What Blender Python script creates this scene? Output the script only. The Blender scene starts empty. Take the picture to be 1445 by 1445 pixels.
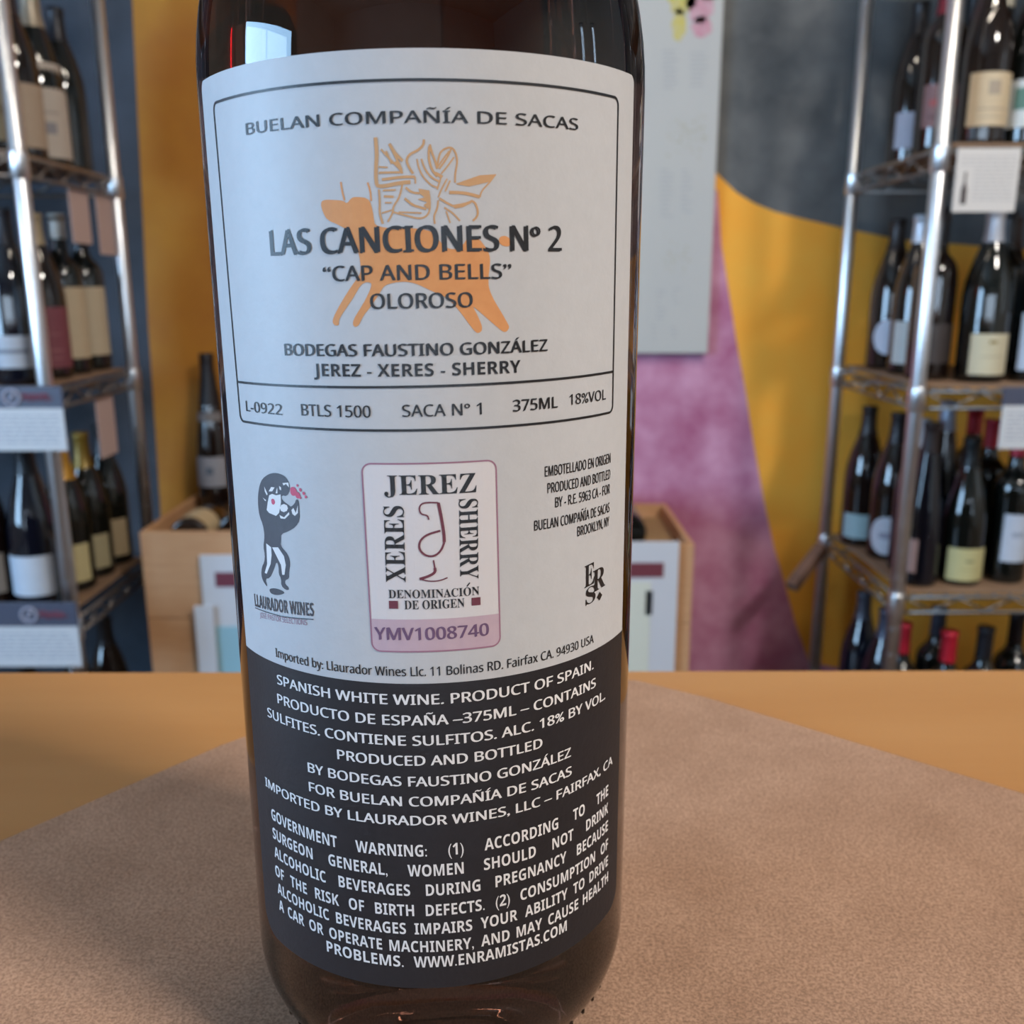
import bpy, bmesh, math, random
from mathutils import Vector
from mathutils.geometry import tessellate_polygon
random.seed(7)
PI = math.pi
C = bpy.context.scene.collection
SC = bpy.context.scene

# ------------------------------------------------------------------ camera, world, light, exposure
CZ = 1.02                                   # eye height over the floor
FPX, PITCH, ROLL = 1332.9, 0.2386, -0.0023  # focal length in px of a 1445 frame
cam_d = bpy.data.cameras.new('camera'); cam = bpy.data.objects.new('camera', cam_d); C.objects.link(cam)
cam_d.sensor_width = 36; cam_d.lens = 36 * FPX / 1445
cam_d.clip_start = 0.01; cam_d.clip_end = 60
cam_d.dof.use_dof = True; cam_d.dof.focus_distance = 0.124; cam_d.dof.aperture_fstop = 34
Fv = Vector((0, math.cos(PITCH), -math.sin(PITCH))); Uv = Vector((0, math.sin(PITCH), math.cos(PITCH))); Rv = Vector((1, 0, 0))
cR, sR = math.cos(ROLL), math.sin(ROLL)
R2 = cR * Rv + sR * Uv; U2 = -sR * Rv + cR * Uv
from mathutils import Matrix
cam.matrix_world = Matrix(((R2.x, U2.x, -Fv.x, 0), (R2.y, U2.y, -Fv.y, 0), (R2.z, U2.z, -Fv.z, CZ), (0, 0, 0, 1)))
SC.camera = cam
w = bpy.data.worlds.new('sky'); SC.world = w; w.use_nodes = True
w.node_tree.nodes['Background'].inputs[0].default_value = (0.62, 0.8, 1.0, 1)
w.node_tree.nodes['Background'].inputs[1].default_value = 6.0
SC.view_settings.view_transform = 'Standard'; SC.view_settings.look = 'None'
SC.view_settings.gamma = 1; SC.view_settings.use_curve_mapping = False
SC.view_settings.exposure = 0.0
SC.cycles.use_denoising = True
SC.cycles.max_bounces = 10; SC.cycles.diffuse_bounces = 4; SC.cycles.transmission_bounces = 8
SC.cycles.caustics_reflective = False; SC.cycles.caustics_refractive = False
SC.cycles.sample_clamp_indirect = 6

def area(name, loc, target, sx, sy, power, col):
    d = bpy.data.lights.new(name, 'AREA'); d.shape = 'RECTANGLE'; d.size = sx; d.size_y = sy
    d.energy = power; d.color = col
    o = bpy.data.objects.new(name, d); C.objects.link(o); o.location = loc
    o.rotation_euler = (Vector(target) - Vector(loc)).to_track_quat('-Z', 'Y').to_euler()
    return o
# daylight entering through the left windows, the shop window behind, the ceiling lamp, plus two added fill lights for the back wall
area('daylight_left', (-2.78, -0.62, 1.32), (0, -0.4, 1.12), 1.5, 1.36, 112, (0.38, 0.66, 1.0))
area('daylight_front', (0, -3.42, 1.15), (0, 0, 1.02), 4.1, 1.15, 15, (0.84, 0.91, 1.0))
area('ceiling_lamp_light', (1.4, -0.75, 2.66), (1.0, -0.6, 0), 0.45, 0.3, 90, (1.0, 0.93, 0.86))
area('track_lamp_light', (0.55, 0.70, 2.56), (0.45, 2.15, 0.85), 0.9, 0.12, 62, (1.0, 0.88, 0.74))  # added fill, only there to brighten the mural and racks
area('track_lamp_light', (-0.85, 0.70, 2.56), (-0.85, 2.15, 0.85), 0.5, 0.12, 18, (1.0, 0.88, 0.74))  # second added fill, weaker, for the left rack side

def at(px, py, Y):
    """world point seen at pixel (px, py) of the 1445 frame on the plane y = Y"""
    d = Fv + R2 * ((px - 722.5) / FPX) - U2 * ((py - 722.5) / FPX)
    return Vector((d.x, d.y, d.z)) * (Y / d.y) + Vector((0, 0, CZ))
def X(px, py, Y): return at(px, py, Y).x
def Z(py, Y, px=722): return at(px, py, Y).z

# ------------------------------------------------------------------ materials
MATS = {}
def lin(c):
    return tuple((v / 255 / 12.92) if v / 255 <= 0.04045 else ((v / 255 + 0.055) / 1.055) ** 2.4 for v in c) + (1,)
def mat(name, rgb, rough=0.5, metal=0.0, spec=0.5, noise=None, bump=None, coat=0.0, trans=0.0, ior=1.5):
    """rgb 0-255 display colour. noise=(scale, rgb2, contrast 0..1[, stretch xyz]); bump=(scale, strength, distance)"""
    if name in MATS: return MATS[name]
    m = bpy.data.materials.new(name); m.use_nodes = True; nt = m.node_tree; b = nt.nodes['Principled BSDF']
    b.inputs['Base Color'].default_value = lin(rgb); b.inputs['Roughness'].default_value = rough
    b.inputs['Metallic'].default_value = metal; b.inputs['Specular IOR Level'].default_value = spec
    b.inputs['Coat Weight'].default_value = coat; b.inputs['Transmission Weight'].default_value = trans
    b.inputs['IOR'].default_value = ior
    tc = nt.nodes.new('ShaderNodeTexCoord')
    if noise:
        mp = nt.nodes.new('ShaderNodeMapping'); nt.links.new(tc.outputs['Object'], mp.inputs[0])
        if len(noise) > 3: mp.inputs['Scale'].default_value = noise[3]
        n = nt.nodes.new('ShaderNodeTexNoise'); n.inputs['Scale'].default_value = noise[0]
        n.inputs['Detail'].default_value = 6; n.inputs['Roughness'].default_value = 0.6
        nt.links.new(mp.outputs[0], n.inputs['Vector'])
        r = nt.nodes.new('ShaderNodeValToRGB'); h = 0.5 * (1 - noise[2])
        r.color_ramp.elements[0].position = max(0, 0.5 - 0.02 - 0.45 * (1 - noise[2])); r.color_ramp.elements[1].position = min(1, 0.52 + 0.45 * (1 - noise[2]))
        r.color_ramp.elements[0].color = lin(rgb); r.color_ramp.elements[1].color = lin(noise[1])
        nt.links.new(n.outputs['Fac'], r.inputs[0]); nt.links.new(r.outputs[0], b.inputs['Base Color'])
    if bump:
        n2 = nt.nodes.new('ShaderNodeTexNoise'); n2.inputs['Scale'].default_value = bump[0]; n2.inputs['Detail'].default_value = 4
        nt.links.new(tc.outputs['Object'], n2.inputs['Vector'])
        bp = nt.nodes.new('ShaderNodeBump'); bp.inputs['Strength'].default_value = bump[1]; bp.inputs['Distance'].default_value = bump[2]
        nt.links.new(n2.outputs['Fac'], bp.inputs['Height']); nt.links.new(bp.outputs[0], b.inputs['Normal'])
    MATS[name] = m; return m

# ------------------------------------------------------------------ mesh helpers
def tag(o, label=None, cat=None, group=None, kind=None):
    for k, v in (('label', label), ('category', cat), ('group', group), ('kind', kind)):
        if v: o[k] = v
    return o
def empty(name, loc, label=None, cat=None, group=None, rz=0):
    o = bpy.data.objects.new(name, None); C.objects.link(o); o.location = loc; o.rotation_euler = (0, 0, rz)
    o.empty_display_size = 0.02
    return tag(o, label, cat, group)
def obj(name, me, m=None, parent=None, loc=(0, 0, 0)):
    if isinstance(me, bmesh.types.BMesh):
        bm = me; me = bpy.data.meshes.new(name); bm.to_mesh(me); bm.free()
    if m is not None:
        me.materials.clear(); me.materials.append(m)
    o = bpy.data.objects.new(name, me); C.objects.link(o)
    if parent: o.parent = parent
    o.location = loc
    return o
def add_box(bm, lo, hi, bev=0.0):
    lo, hi = Vector(lo), Vector(hi)
    r = bmesh.ops.create_cube(bm, size=1)
    for v in r['verts']:
        v.co = Vector([(lo[i] + hi[i]) / 2 + v.co[i] * (hi[i] - lo[i]) for i in range(3)])
    if bev:
        es = list({e for v in r['verts'] for e in v.link_edges})
        bmesh.ops.bevel(bm, geom=es, offset=bev, segments=2, profile=0.5, affect='EDGES')
    return bm
def box(lo, hi, bev=0.0): return add_box(bmesh.new(), lo, hi, bev)
def add_tube(bm, a, b, r, n=10):
    a, b = Vector(a), Vector(b); d = b - a
    q = d.to_track_quat('Z', 'Y')
    rings = []
    for p in (a, b):
        rings.append([bm.verts.new(p + q @ Vector((r * math.cos(2 * PI * i / n), r * math.sin(2 * PI * i / n), 0))) for i in range(n)])
    for i in range(n):
        f = bm.faces.new((rings[0][i], rings[0][(i + 1) % n], rings[1][(i + 1) % n], rings[1][i])); f.smooth = True
    bm.faces.new(rings[0][::-1]); bm.faces.new(rings[1])
def add_lathe(bm, prof, n=32, cx=0, cy=0, smooth=True):
    rings = []
    for r, z in prof:
        if r < 1e-6: rings.append([bm.verts.new((cx, cy, z))])
        else: rings.append([bm.verts.new((cx + r * math.cos(2 * PI * i / n), cy + r * math.sin(2 * PI * i / n), z)) for i in range(n)])
    for A, B in zip(rings, rings[1:]):
        for i in range(n):
            j = (i + 1) % n
            if len(A) == 1 and len(B) == 1: continue
            if len(A) == 1: f = bm.faces.new((A[0], B[j], B[i]))
            elif len(B) == 1: f = bm.faces.new((A[i], A[j], B[0]))
            else: f = bm.faces.new((A[i], A[j], B[j], B[i]))
            f.smooth = smooth
    return bm
def prism(pts2, y0, y1):
    """polygon in x,z extruded from y0 to y1"""
    bm = bmesh.new(); tr = tessellate_polygon([[Vector((p[0], p[1], 0)) for p in pts2]])
    A = [bm.verts.new((p[0], y0, p[1])) for p in pts2]; B = [bm.verts.new((p[0], y1, p[1])) for p in pts2]
    for t in tr:
        bm.faces.new([A[i] for i in t]); bm.faces.new([B[i] for i in reversed(t)])
    n = len(pts2)
    for i in range(n): bm.faces.new((A[i], A[(i + 1) % n], B[(i + 1) % n], B[i]))
    bmesh.ops.recalc_face_normals(bm, faces=bm.faces)
    return bm

# ------------------------------------------------------------------ the room
FL, CE = 0.0, 2.7
XL, XR, YB, YF = -2.85, 2.85, 2.15, -3.5
m_plaster = mat('pale_plaster', (205, 200, 190), 0.8, noise=(3, (190, 184, 172), 0.3), bump=(60, 0.2, 0.002))
m_floor = mat('dark_wood_floor', (105, 80, 60), 0.5, noise=(6, (80, 58, 42), 0.5, (1, 8, 1)))
m_trim = mat('white_window_frame', (220, 220, 215), 0.5)
tag(obj('floor', box((XL, YF, -0.05), (XR, YB, 0)), m_floor), kind='structure')
tag(obj('ceiling', box((XL, YF, CE), (XR, YB, CE + 0.05)), m_plaster), kind='structure')
tag(obj('wall_back', box((XL - 0.1, YB + 0.012, 0), (XR + 0.1, YB + 0.11, CE)), mat('slate_wall', (70, 78, 95), 0.8)), kind='structure')
t_ = empty('red_tube_light', (XL + 0.03, 0.70, 1.66), 'thin red glowing tube light upright on the left wall', 'lamp')
m_red_glow = bpy.data.materials.new('red_glow'); m_red_glow.use_nodes = True
_b = m_red_glow.node_tree.nodes['Principled BSDF']; _b.inputs['Base Color'].default_value = (0.5, 0, 0, 1); _b.inputs['Emission Color'].default_value = (1, 0.02, 0.03, 1); _b.inputs['Emission Strength'].default_value = 14
bm = bmesh.new(); add_tube(bm, (0, 0, -0.3), (0, 0, 0.3), 0.013, 12); obj('glowing_tube', bm, m_red_glow, t_)
for z in (-0.3, 0.3): obj('bracket', box((-0.03, -0.018, z - 0.012), (0.014, 0.018, z + 0.012), 0.002), m_trim, t_)
def wall_with_holes(name, axis, c0, c1, a0, a1, holes):
    """axis 'x': wall in the y-z plane between x=c0..c1; axis 'y': in the x-z plane. holes: (a_lo, a_hi, z_lo, z_hi)"""
    bm = bmesh.new(); cuts = sorted({a0, a1} | {h[0] for h in holes} | {h[1] for h in holes})
    def bx(p, q, z0, z1):
        if axis == 'x': add_box(bm, (c0, p, z0), (c1, q, z1))
        else: add_box(bm, (p, c0, z0), (q, c1, z1))
    for p, q in zip(cuts, cuts[1:]):
        hs = [h for h in holes if h[0] <= p + 1e-6 and h[1] >= q - 1e-6]
        if not hs: bx(p, q, 0, CE)
        else: bx(p, q, 0, hs[0][2]); bx(p, q, hs[0][3], CE)
    return tag(obj(name, bm, m_plaster), kind='structure')
WL = (-1.36, 0.12, 0.62, 2.02)
wall_with_holes('wall_left', 'x', XL - 0.1, XL, YF, YB, [WL])
WR = [(0.0, 0.14, 0.9, 2.1), (0.42, 0.56, 0.9, 2.1)]
wall_with_holes('wall_right', 'x', XR, XR + 0.1, YF, YB, WR)
WB = (-2.1, 2.1, 0.55, 1.75)
wall_with_holes('wall_front', 'y', YF - 0.1, YF, XL - 0.1, XR + 0.1, [WB])
m_pane = mat('window_glass', (250, 252, 255), 0.0, trans=1.0, ior=1.02)
def window(name, axis, c, a0, a1, z0, z1, nb):
    bm = bmesh.new(); t = 0.03
    def bx(p, q, za, zb, th=0.05):
        if axis == 'x': add_box(bm, (c - th / 2, p, za), (c + th / 2, q, zb), 0.003)
        else: add_box(bm, (p, c - th / 2, za), (q, c + th / 2, zb), 0.003)
    bx(a0, a0 + t, z0, z1); bx(a1 - t, a1, z0, z1); bx(a0, a1, z0, z0 + t); bx(a0, a1, z1 - t, z1)
    for i in range(1, nb):
        a = a0 + (a1 - a0) * i / nb; bx(a - 0.012, a + 0.012, z0, z1)
    o = tag(obj(name, bm, m_trim), kind='structure')
    return o
window('window_1', 'x', XL - 0.05, WL[0], WL[1], WL[2], WL[3], 2)
window('window_2', 'x', XR + 0.05, *WR[0][:2], *WR[0][2:], 1)
window('window_3', 'x', XR + 0.05, *WR[1][:2], *WR[1][2:], 1)
window('window_4', 'y', YF - 0.05, WB[0], WB[1], WB[2], WB[3], 4)
m_lampglow = bpy.data.materials.new('lamp_diffuser'); m_lampglow.use_nodes = True
_b = m_lampglow.node_tree.nodes['Principled BSDF']; _b.inputs['Emission Color'].default_value = (1, 0.88, 0.72, 1); _b.inputs['Emission Strength'].default_value = 3
for lx, lw, ll in ((0.55, 0.46, 'long black lamp body of the added fill light brightening the amber and magenta wall'), (-0.85, 0.26, 'short black lamp body of the added fill light brightening the left rack')):  # made-up fixtures out of view, housing the added wall fill
    t = empty('track_lamp', (lx, 0.70, CE), ll, 'lamp')
    bm = box((-lw, -0.05, -0.07), (lw, 0.05, 0.0), 0.004); hs = obj('housing', bm, mat('black_housing', (24, 24, 26), 0.5), t, (0, -0.03, -0.1)); hs.rotation_euler = (math.radians(38), 0, 0)
    obj('rail', box((-lw, -0.015, -0.03), (lw, 0.015, 0), 0.002), MATS['black_housing'], t)
    for sx in (-lw * 0.7, lw * 0.7): obj('arm', box((sx - 0.008, -0.045, -0.11), (sx + 0.008, 0.0, -0.02), 0.002), MATS['black_housing'], t)
for lx, ly, ll in ((1.4, -0.75, 'ceiling lamp to the right of the counter'),):
    t = empty('ceiling_lamp', (lx, ly, CE), 'white ' + ll, 'lamp')
    obj('housing', box((-0.25, -0.17, -0.025), (0.25, 0.17, 0), 0.005), m_trim, t)
    obj('diffuser', box((-0.235, -0.155, -0.034), (0.235, 0.155, -0.0255), 0.002), m_lampglow, t)

# ------------------------------------------------------------------ mural painted on the back wall
mural = empty('painted_mural', (0, YB, 0), 'wall mural of large charcoal, amber, magenta and orange colour fields behind the racks', 'mural')
def field(name, pix, m, label, th=0.011):
    P = [at(px, py, YB) for px, py in pix]
    pts = [(max(XL, min(XR, p.x)), max(0.0, min(CE, p.z))) for p in P]
    o = obj(name, prism(pts, 0.012 - th, 0.012), m, mural); o['label'] = label
    return o
m_char = mat('charcoal_paint', (56, 60, 64), 0.75, noise=(3.2, (122, 124, 124), 0.68))
m_yel = mat('amber_paint', (255, 166, 46), 0.75, noise=(5, (246, 186, 72), 0.5))
m_pink = mat('magenta_paint', (170, 92, 130), 0.75, noise=(9, (216, 162, 194), 0.62))
m_orange = mat('orange_paint', (158, 92, 36), 0.75, noise=(2.2, (196, 140, 44), 0.6))
m_slate = mat('slate_paint', (48, 54, 64), 0.75, noise=(9, (70, 77, 88), 0.5))
field('color_field', [(880, -900), (2600, -900), (2600, 360), (1445, 352), (1268, 338), (1182, 320), (1130, 308), (1095, 299), (1065, 287), (1040, 272), (1017, 250), (960, 190), (880, 90)], m_char, 'charcoal cloudy field')
field('color_field', [(880, 90), (960, 190), (1017, 250), (1040, 272), (1065, 287), (1095, 299), (1130, 308), (1182, 320), (1268, 338), (1445, 352), (2600, 360), (2600, 2400), (1260, 2400), (1142, 935), (1122, 879), (1106, 819), (1092, 772), (1079, 712), (1064, 629), (1051, 546), (1039, 480), (1029, 415), (1018, 346), (1013, 270), (930, 180)], m_yel, 'amber yellow field')
field('color_field', [(600, -900), (880, -900), (880, 90), (930, 180), (1013, 270), (1018, 346), (1029, 415), (1039, 480), (1051, 546), (1064, 629), (1079, 712), (1092, 772), (1106, 819), (1122, 879), (1142, 935), (1260, 2400), (600, 2400)], m_pink, 'mottled magenta pink field')
field('color_field', [(600, -900), (600, 2400), (420, 2400), (236, 945), (225.4, 707), (212, 504), (209, 465), (187.7, 33), (170, -400), (150, -900)], m_orange, 'burnt orange field')
field('color_field', [(150, -900), (170, -400), (187.7, 33), (209, 465), (212, 504), (225.4, 707), (236, 945), (420, 2400), (-1500, 2400), (-1500, -900)], m_slate, 'slate blue field')

# hanging canvas poster
pt = empty('hanging_poster', (X(900, 250, YB - 0.03), YB - 0.001, Z(500, YB - 0.03)), 'tall white canvas poster with pink and yellow flower, hung on the mural', 'poster')
px0 = X(560, 400, YB - 0.03) - pt.location.x; px1 = X(1000, 495, YB - 0.03) - pt.location.x
obj('canvas', box((px0, -0.022, 0), (px1, 0, 1.1), 0.003), mat('white_canvas', (196, 196, 192), 0.8, noise=(4, (186, 188, 188), 0.3), bump=(400, 0.3, 0.0005)), pt)
def disc_bm(cx, cz, rx, rz, y, n=14):
    bm = bmesh.new(); vs = [bm.verts.new((cx + rx * math.cos(2 * PI * i / n) * (1 + 0.2 * math.sin(3 * i)), y, cz + rz * math.sin(2 * PI * i / n))) for i in range(n)]
    bm.faces.new(vs[::-1]); r = bmesh.ops.extrude_face_region(bm, geom=bm.faces[:])
    for v in [g for g in r['geom'] if isinstance(g, bmesh.types.BMVert)]: v.co.y += 0.0006
    bmesh.ops.recalc_face_normals(bm, faces=bm.faces); return bm
def pp(px, py): p = at(px, py, YB - 0.023); return p.x - pt.location.x, p.z - pt.location.z
for (px, py, rx, rz, colr) in [(958, 35, 9, 20, 'y'), (962, -5, 18, 22, 'y'), (990, 38, 13, 13, 'p'), (988, 5, 17, 24, 'p'), (1000, -28, 20, 24, 'p'), (950, -30, 22, 20, 'y')]:
    x, z = pp(px, py); s = 2.12 / 1333
    m = mat('yellow_petal_print', (205, 190, 80), 0.8, noise=(60, (196, 190, 150), 0.5)) if colr == 'y' else mat('pink_petal_print', (196, 130, 150), 0.8, noise=(60, (205, 175, 185), 0.5))
    o = obj('petal_print', disc_bm(x, z, rx * s, rz * s, -0.0226), m, pt); o['label'] = 'printed yellow petal' if colr == 'y' else 'printed pink petal'
bm = bmesh.new(); rr = random.Random(3)
for cx0, cx1, y0, y1 in [(934, 958, 72, 130), (972, 1000, 75, 125), (930, 952, 240, 310), (960, 978, 240, 300), (925, 940, 410, 450), (948, 962, 408, 432), (918, 930, 460, 480), (945, 960, 462, 480)]:
    y = y0
    while y < y1:
        a, z = pp(cx0 + rr.uniform(0, 3), y); b, _ = pp(cx1 - rr.uniform(0, 9), y)
        add_box(bm, (a, -0.0226, z - 0.0016), (b, -0.0219, z + 0.0016)); y += 6.5
obj('faint_text', bm, mat('faint_print', (176, 178, 180), 0.8), pt)['kind'] = 'stuff'
bm = bmesh.new()
for i in range(60):
    px, py = rr.uniform(940, 995), rr.gauss(190, 16); x, z = pp(px, py); s = rr.uniform(0.002, 0.006)
    add_box(bm, (x, -0.0226, z), (x + s, -0.0219, z + s * 0.7))
for i in range(40):
    px, py = rr.uniform(935, 975), rr.gauss(365, 12); x, z = pp(px, py); s = rr.uniform(0.002, 0.005)
    add_box(bm, (x, -0.0226, z), (x + s, -0.0219, z + s * 0.7))
obj('faint_drawing', bm, mat('faint_print_olive', (178, 176, 160), 0.8), pt)['kind'] = 'stuff'

# ------------------------------------------------------------------ counter and kraft board
TBL = CZ - 0.120
m_wood = mat('honey_counter_wood', (188, 138, 86), 0.42, noise=(5, (176, 124, 72), 0.45, (1, 9, 1)), bump=(300, 0.08, 0.0004))
ct = empty('counter', (0, -0.1, 0), 'honey coloured wooden counter the sherry bottle stands on', 'counter')
obj('counter_top', box((-1.15, -0.45, TBL - 0.035), (1.15, 0.382, TBL), 0.003), m_wood, ct)
m_case = mat('dark_counter_case', (86, 60, 42), 0.6)
obj('case', box((-1.08, -0.38, 0), (1.08, 0.30, TBL - 0.0355)), m_case, ct)
m_kraft = mat('kraft_board', (150, 112, 88), 0.9)
def kraft_nodes(m):
    nt = m.node_tree; b = nt.nodes['Principled BSDF']; tc = nt.nodes.new('ShaderNodeTexCoord')
    def noise(sc, det, stretch=(1, 1, 1)):
        mp = nt.nodes.new('ShaderNodeMapping'); mp.inputs['Scale'].default_value = stretch
        nt.links.new(tc.outputs['Object'], mp.inputs[0])
        n = nt.nodes.new('ShaderNodeTexNoise'); n.inputs['Scale'].default_value = sc; n.inputs['Detail'].default_value = det
        n.inputs['Roughness'].default_value = 0.7; nt.links.new(mp.outputs[0], n.inputs['Vector']); return n
    def ramp(n, p0, c0, p1, c1):
        r = nt.nodes.new('ShaderNodeValToRGB'); e = r.color_ramp.elements
        e[0].position, e[0].color, e[1].position, e[1].color = p0, c0, p1, c1
        nt.links.new(n.outputs['Fac'], r.inputs[0]); return r
    base = ramp(noise(45, 5), 0.3, lin((164, 128, 102)), 0.7, lin((184, 147, 120)))
    fib = ramp(noise(1700, 5), 0.40, (0.60, 0.58, 0.58, 1), 0.59, (1.1, 1.1, 1.12, 1))
    fib2 = ramp(noise(900, 2, (1, 3, 1)), 0.30, (0.74, 0.7, 0.68, 1), 0.42, (1, 1, 1, 1))
    def mul(a, c):
        x = nt.nodes.new('ShaderNodeMixRGB'); x.blend_type = 'MULTIPLY'; x.inputs[0].default_value = 1
        nt.links.new(a, x.inputs[1]); nt.links.new(c, x.inputs[2]); return x.outputs[0]
    nt.links.new(mul(mul(base.outputs[0], fib.outputs[0]), fib2.outputs[0]), b.inputs['Base Color'])
    n = noise(800, 4); bp = nt.nodes.new('ShaderNodeBump'); bp.inputs['Strength'].default_value = 0.25; bp.inputs['Distance'].default_value = 0.0003
    nt.links.new(n.outputs['Fac'], bp.inputs['Height']); nt.links.new(bp.outputs[0], b.inputs['Normal'])
kraft_nodes(m_kraft)
# sheet outline seen from above, front corners pulled towards the viewer
K = [(-0.40, -0.18), (-0.111, 0.181), (-0.076, 0.2245), (-0.071, 0.2295), (-0.03, 0.2565), (0.0, 0.268), (0.02, 0.2695), (0.038, 0.265), (0.057, 0.2525), (0.12, 0.2), (0.42, -0.052), (0.15, -0.375), (-0.18, -0.40)]
bm = bmesh.new(); A = [bm.verts.new((x, y, 0.0)) for x, y in K]; B = [bm.verts.new((x, y, 0.003)) for x, y in K]
bm.faces.new(A[::-1]); bm.faces.new(B)
for i in range(len(K)): j = (i + 1) % len(K); bm.faces.new((A[i], A[j], B[j], B[i]))
kb = tag(obj('kraft_board', bm, m_kraft, loc=(0, 0, TBL)), 'flat brown kraft cardboard sheet lying on the wooden counter under the bottle', 'cardboard')

# emblem outlines on the unrolled label, mm
BULL=[(-9.61, 9.03), (-9.05, 9.17), (-7.96, 9.09), (-6.9, 8.98), (-6.57, 8.61), (-6.05, 9.22), (-5.49, 9.36), (-3.97, 9.16), (-3.6, 7.9), (-3.48, 6.64), (-3.33, 6.25), (-2.08, 5.91), (0.23, 5.95), (3.01, 5.6), (3.8, 4.32), (4.78, 3.52), (6.12, 3.67), (6.98, 4.94), (7.99, 4.93), (9.19, 3.49), (9.56, 2.35), (9.15, -0.25), (9.67, -1.74), (10.73, -3.43), (11.46, -4.62), (11.83, -5.3), (11.27, -5.88), (10.54, -5.43), (7.56, -2.85), (7.39, -2.77), (8.07, -4.03), (8.58, -5.37), (8.05, -5.86), (7.53, -5.59), (5.68, -2.98), (4.35, -1.65), (2.7, -0.97), (1.05, -0.13), (-0.27, 0.13), (-1.61, -0.01), (-2.63, -0.32), (-3.17, -1.21), (-4.26, -2.66), (-5.17, -3.64), (-5.75, -4.8), (-6.38, -4.88), (-6.44, -4.13), (-5.12, -2.33), (-4.18, -0.7), (-3.98, 0.11), (-5.19, 0.04), (-6.14, -1.49), (-7.47, -3.13), (-8.17, -4.12), (-8.1, -4.7), (-8.76, -4.7), (-9.01, -4.12), (-7.99, -2.46), (-6.82, -0.83), (-5.98, 0.22), (-5.33, 0.94), (-5.2, 1.9), (-5.4, 3.35), (-5.86, 4.8), (-6.52, 5.77), (-7.73, 6.44), (-8.98, 6.95), (-9.41, 7.6), (-9.73, 8.56)]
TAIL=[(10.6, 4.93), (11.5, 5.01), (12.04, 4.45), (11.86, 3.8), (10.95, 3.88), (10.51, 4.29)]
HORNS=[[(-7.16, 10.97), (-7.06, 10.03), (-6.81, 9.01)], [(-4.08, 10.79), (-3.82, 10.09), (-3.73, 8.84)]]
PETAL_LINES=[(0.33, [(-3.01, 15.45), (-2.91, 13.73), (-3.07, 12.41), (-3.12, 10.87), (-2.92, 10.25), (-0.28, 10.71), (0.69, 10.75)]), (0.26, [(-1.51, 14.76), (-0.95, 13.78), (-0.11, 12.96)]), (0.16, [(-2.45, 14.22), (-1.72, 13.39), (-0.67, 12.35)]), (0.16, [(-1.91, 14.01), (-1.31, 12.67)]), (0.19, [(-1.36, 14.4), (-0.34, 12.35), (-0.2, 11.63)]), (0.14, [(-2.74, 12.4), (-1.75, 12.32)]), (0.19, [(-2.76, 11.78), (-0.36, 11.79)]), (0.24, [(-2.45, 11.06), (-0.26, 11.3), (1.19, 11.29)]), (0.12, [(1.19, 11.29), (1.23, 10.59)]), (0.19, [(-2.82, 10.04), (-2.76, 8.59), (-2.86, 7.55), (-2.51, 6.39)]), (0.16, [(-0.17, 10.71), (-0.55, 9.17), (-1.34, 8.14), (-1.31, 7.62), (-1.95, 6.59)]), (0.16, [(-2.38, 9.93), (-0.96, 9.95)]), (0.21, [(-2.3, 9.3), (-1.2, 9.23)]), (0.12, [(-2.21, 8.63), (-1.44, 8.61)]), (0.12, [(-2.58, 7.54), (-1.46, 7.83)]), (0.16, [(-1.31, 7.62), (0.27, 7.18), (1.57, 6.85), (2.45, 7.15), (2.79, 7.99), (2.71, 9.34)]), (0.19, [(0.14, 10.19), (0.77, 9.66), (1.64, 9.55)]), (0.21, [(-0.01, 9.05), (0.84, 8.32), (1.6, 8.1), (2.35, 7.88)]), (0.12, [(-0.7, 7.61), (1.8, 7.47)]), (0.21, [(2.26, 15.16), (2.19, 14.55), (1.53, 14.0), (0.67, 13.66), (0.27, 13.05), (0.52, 12.34), (0.99, 11.62)]), (0.14, [(1.46, 13.14), (1.6, 12.22), (2.11, 11.2), (2.95, 10.37), (3.6, 10.16)]), (0.16, [(1.94, 13.14), (2.24, 12.12), (2.97, 11.19), (3.83, 10.78)]), (0.19, [(2.89, 14.65), (3.03, 13.94), (3.44, 12.93), (3.64, 12.11)]), (0.21, [(2.83, 14.45), (2.7, 13.34), (2.99, 12.11), (3.62, 11.29)]), (0.16, [(3.64, 12.31), (3.89, 13.64), (4.33, 14.15), (5.25, 14.41), (5.73, 13.75), (5.88, 12.83), (5.59, 11.6), (5.57, 10.67)]), (0.16, [(5.25, 14.26), (4.74, 13.24), (3.86, 12.11)]), (0.14, [(5.51, 13.34), (4.73, 12.32), (4.06, 11.6)]), (0.14, [(4.97, 13.95), (4.31, 13.13), (3.64, 12.21)]), (0.14, [(4.7, 11.08), (4.03, 9.95), (3.69, 9.12)]), (0.14, [(4.06, 11.29), (3.59, 9.95)]), (0.12, [(5.03, 10.88), (4.46, 9.74)]), (0.14, [(10.18, 11.61), (9.48, 10.71), (8.56, 9.86), (8.33, 9.13)]), (0.28, [(4.9, 9.64), (5.77, 9.64), (6.88, 9.54), (8.33, 9.18)]), (0.19, [(3.79, 9.02), (4.66, 8.5), (5.53, 8.08), (6.86, 8.5), (7.65, 8.81), (8.09, 7.87), (8.08, 7.13), (7.51, 6.61)]), (0.16, [(3.68, 8.81), (3.55, 7.88), (3.15, 7.15), (3.25, 6.31)]), (0.14, [(4.32, 8.03), (5.3, 7.45), (6.06, 6.61)]), (0.09, [(4.53, 7.66), (4.95, 6.4)])]
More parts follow.
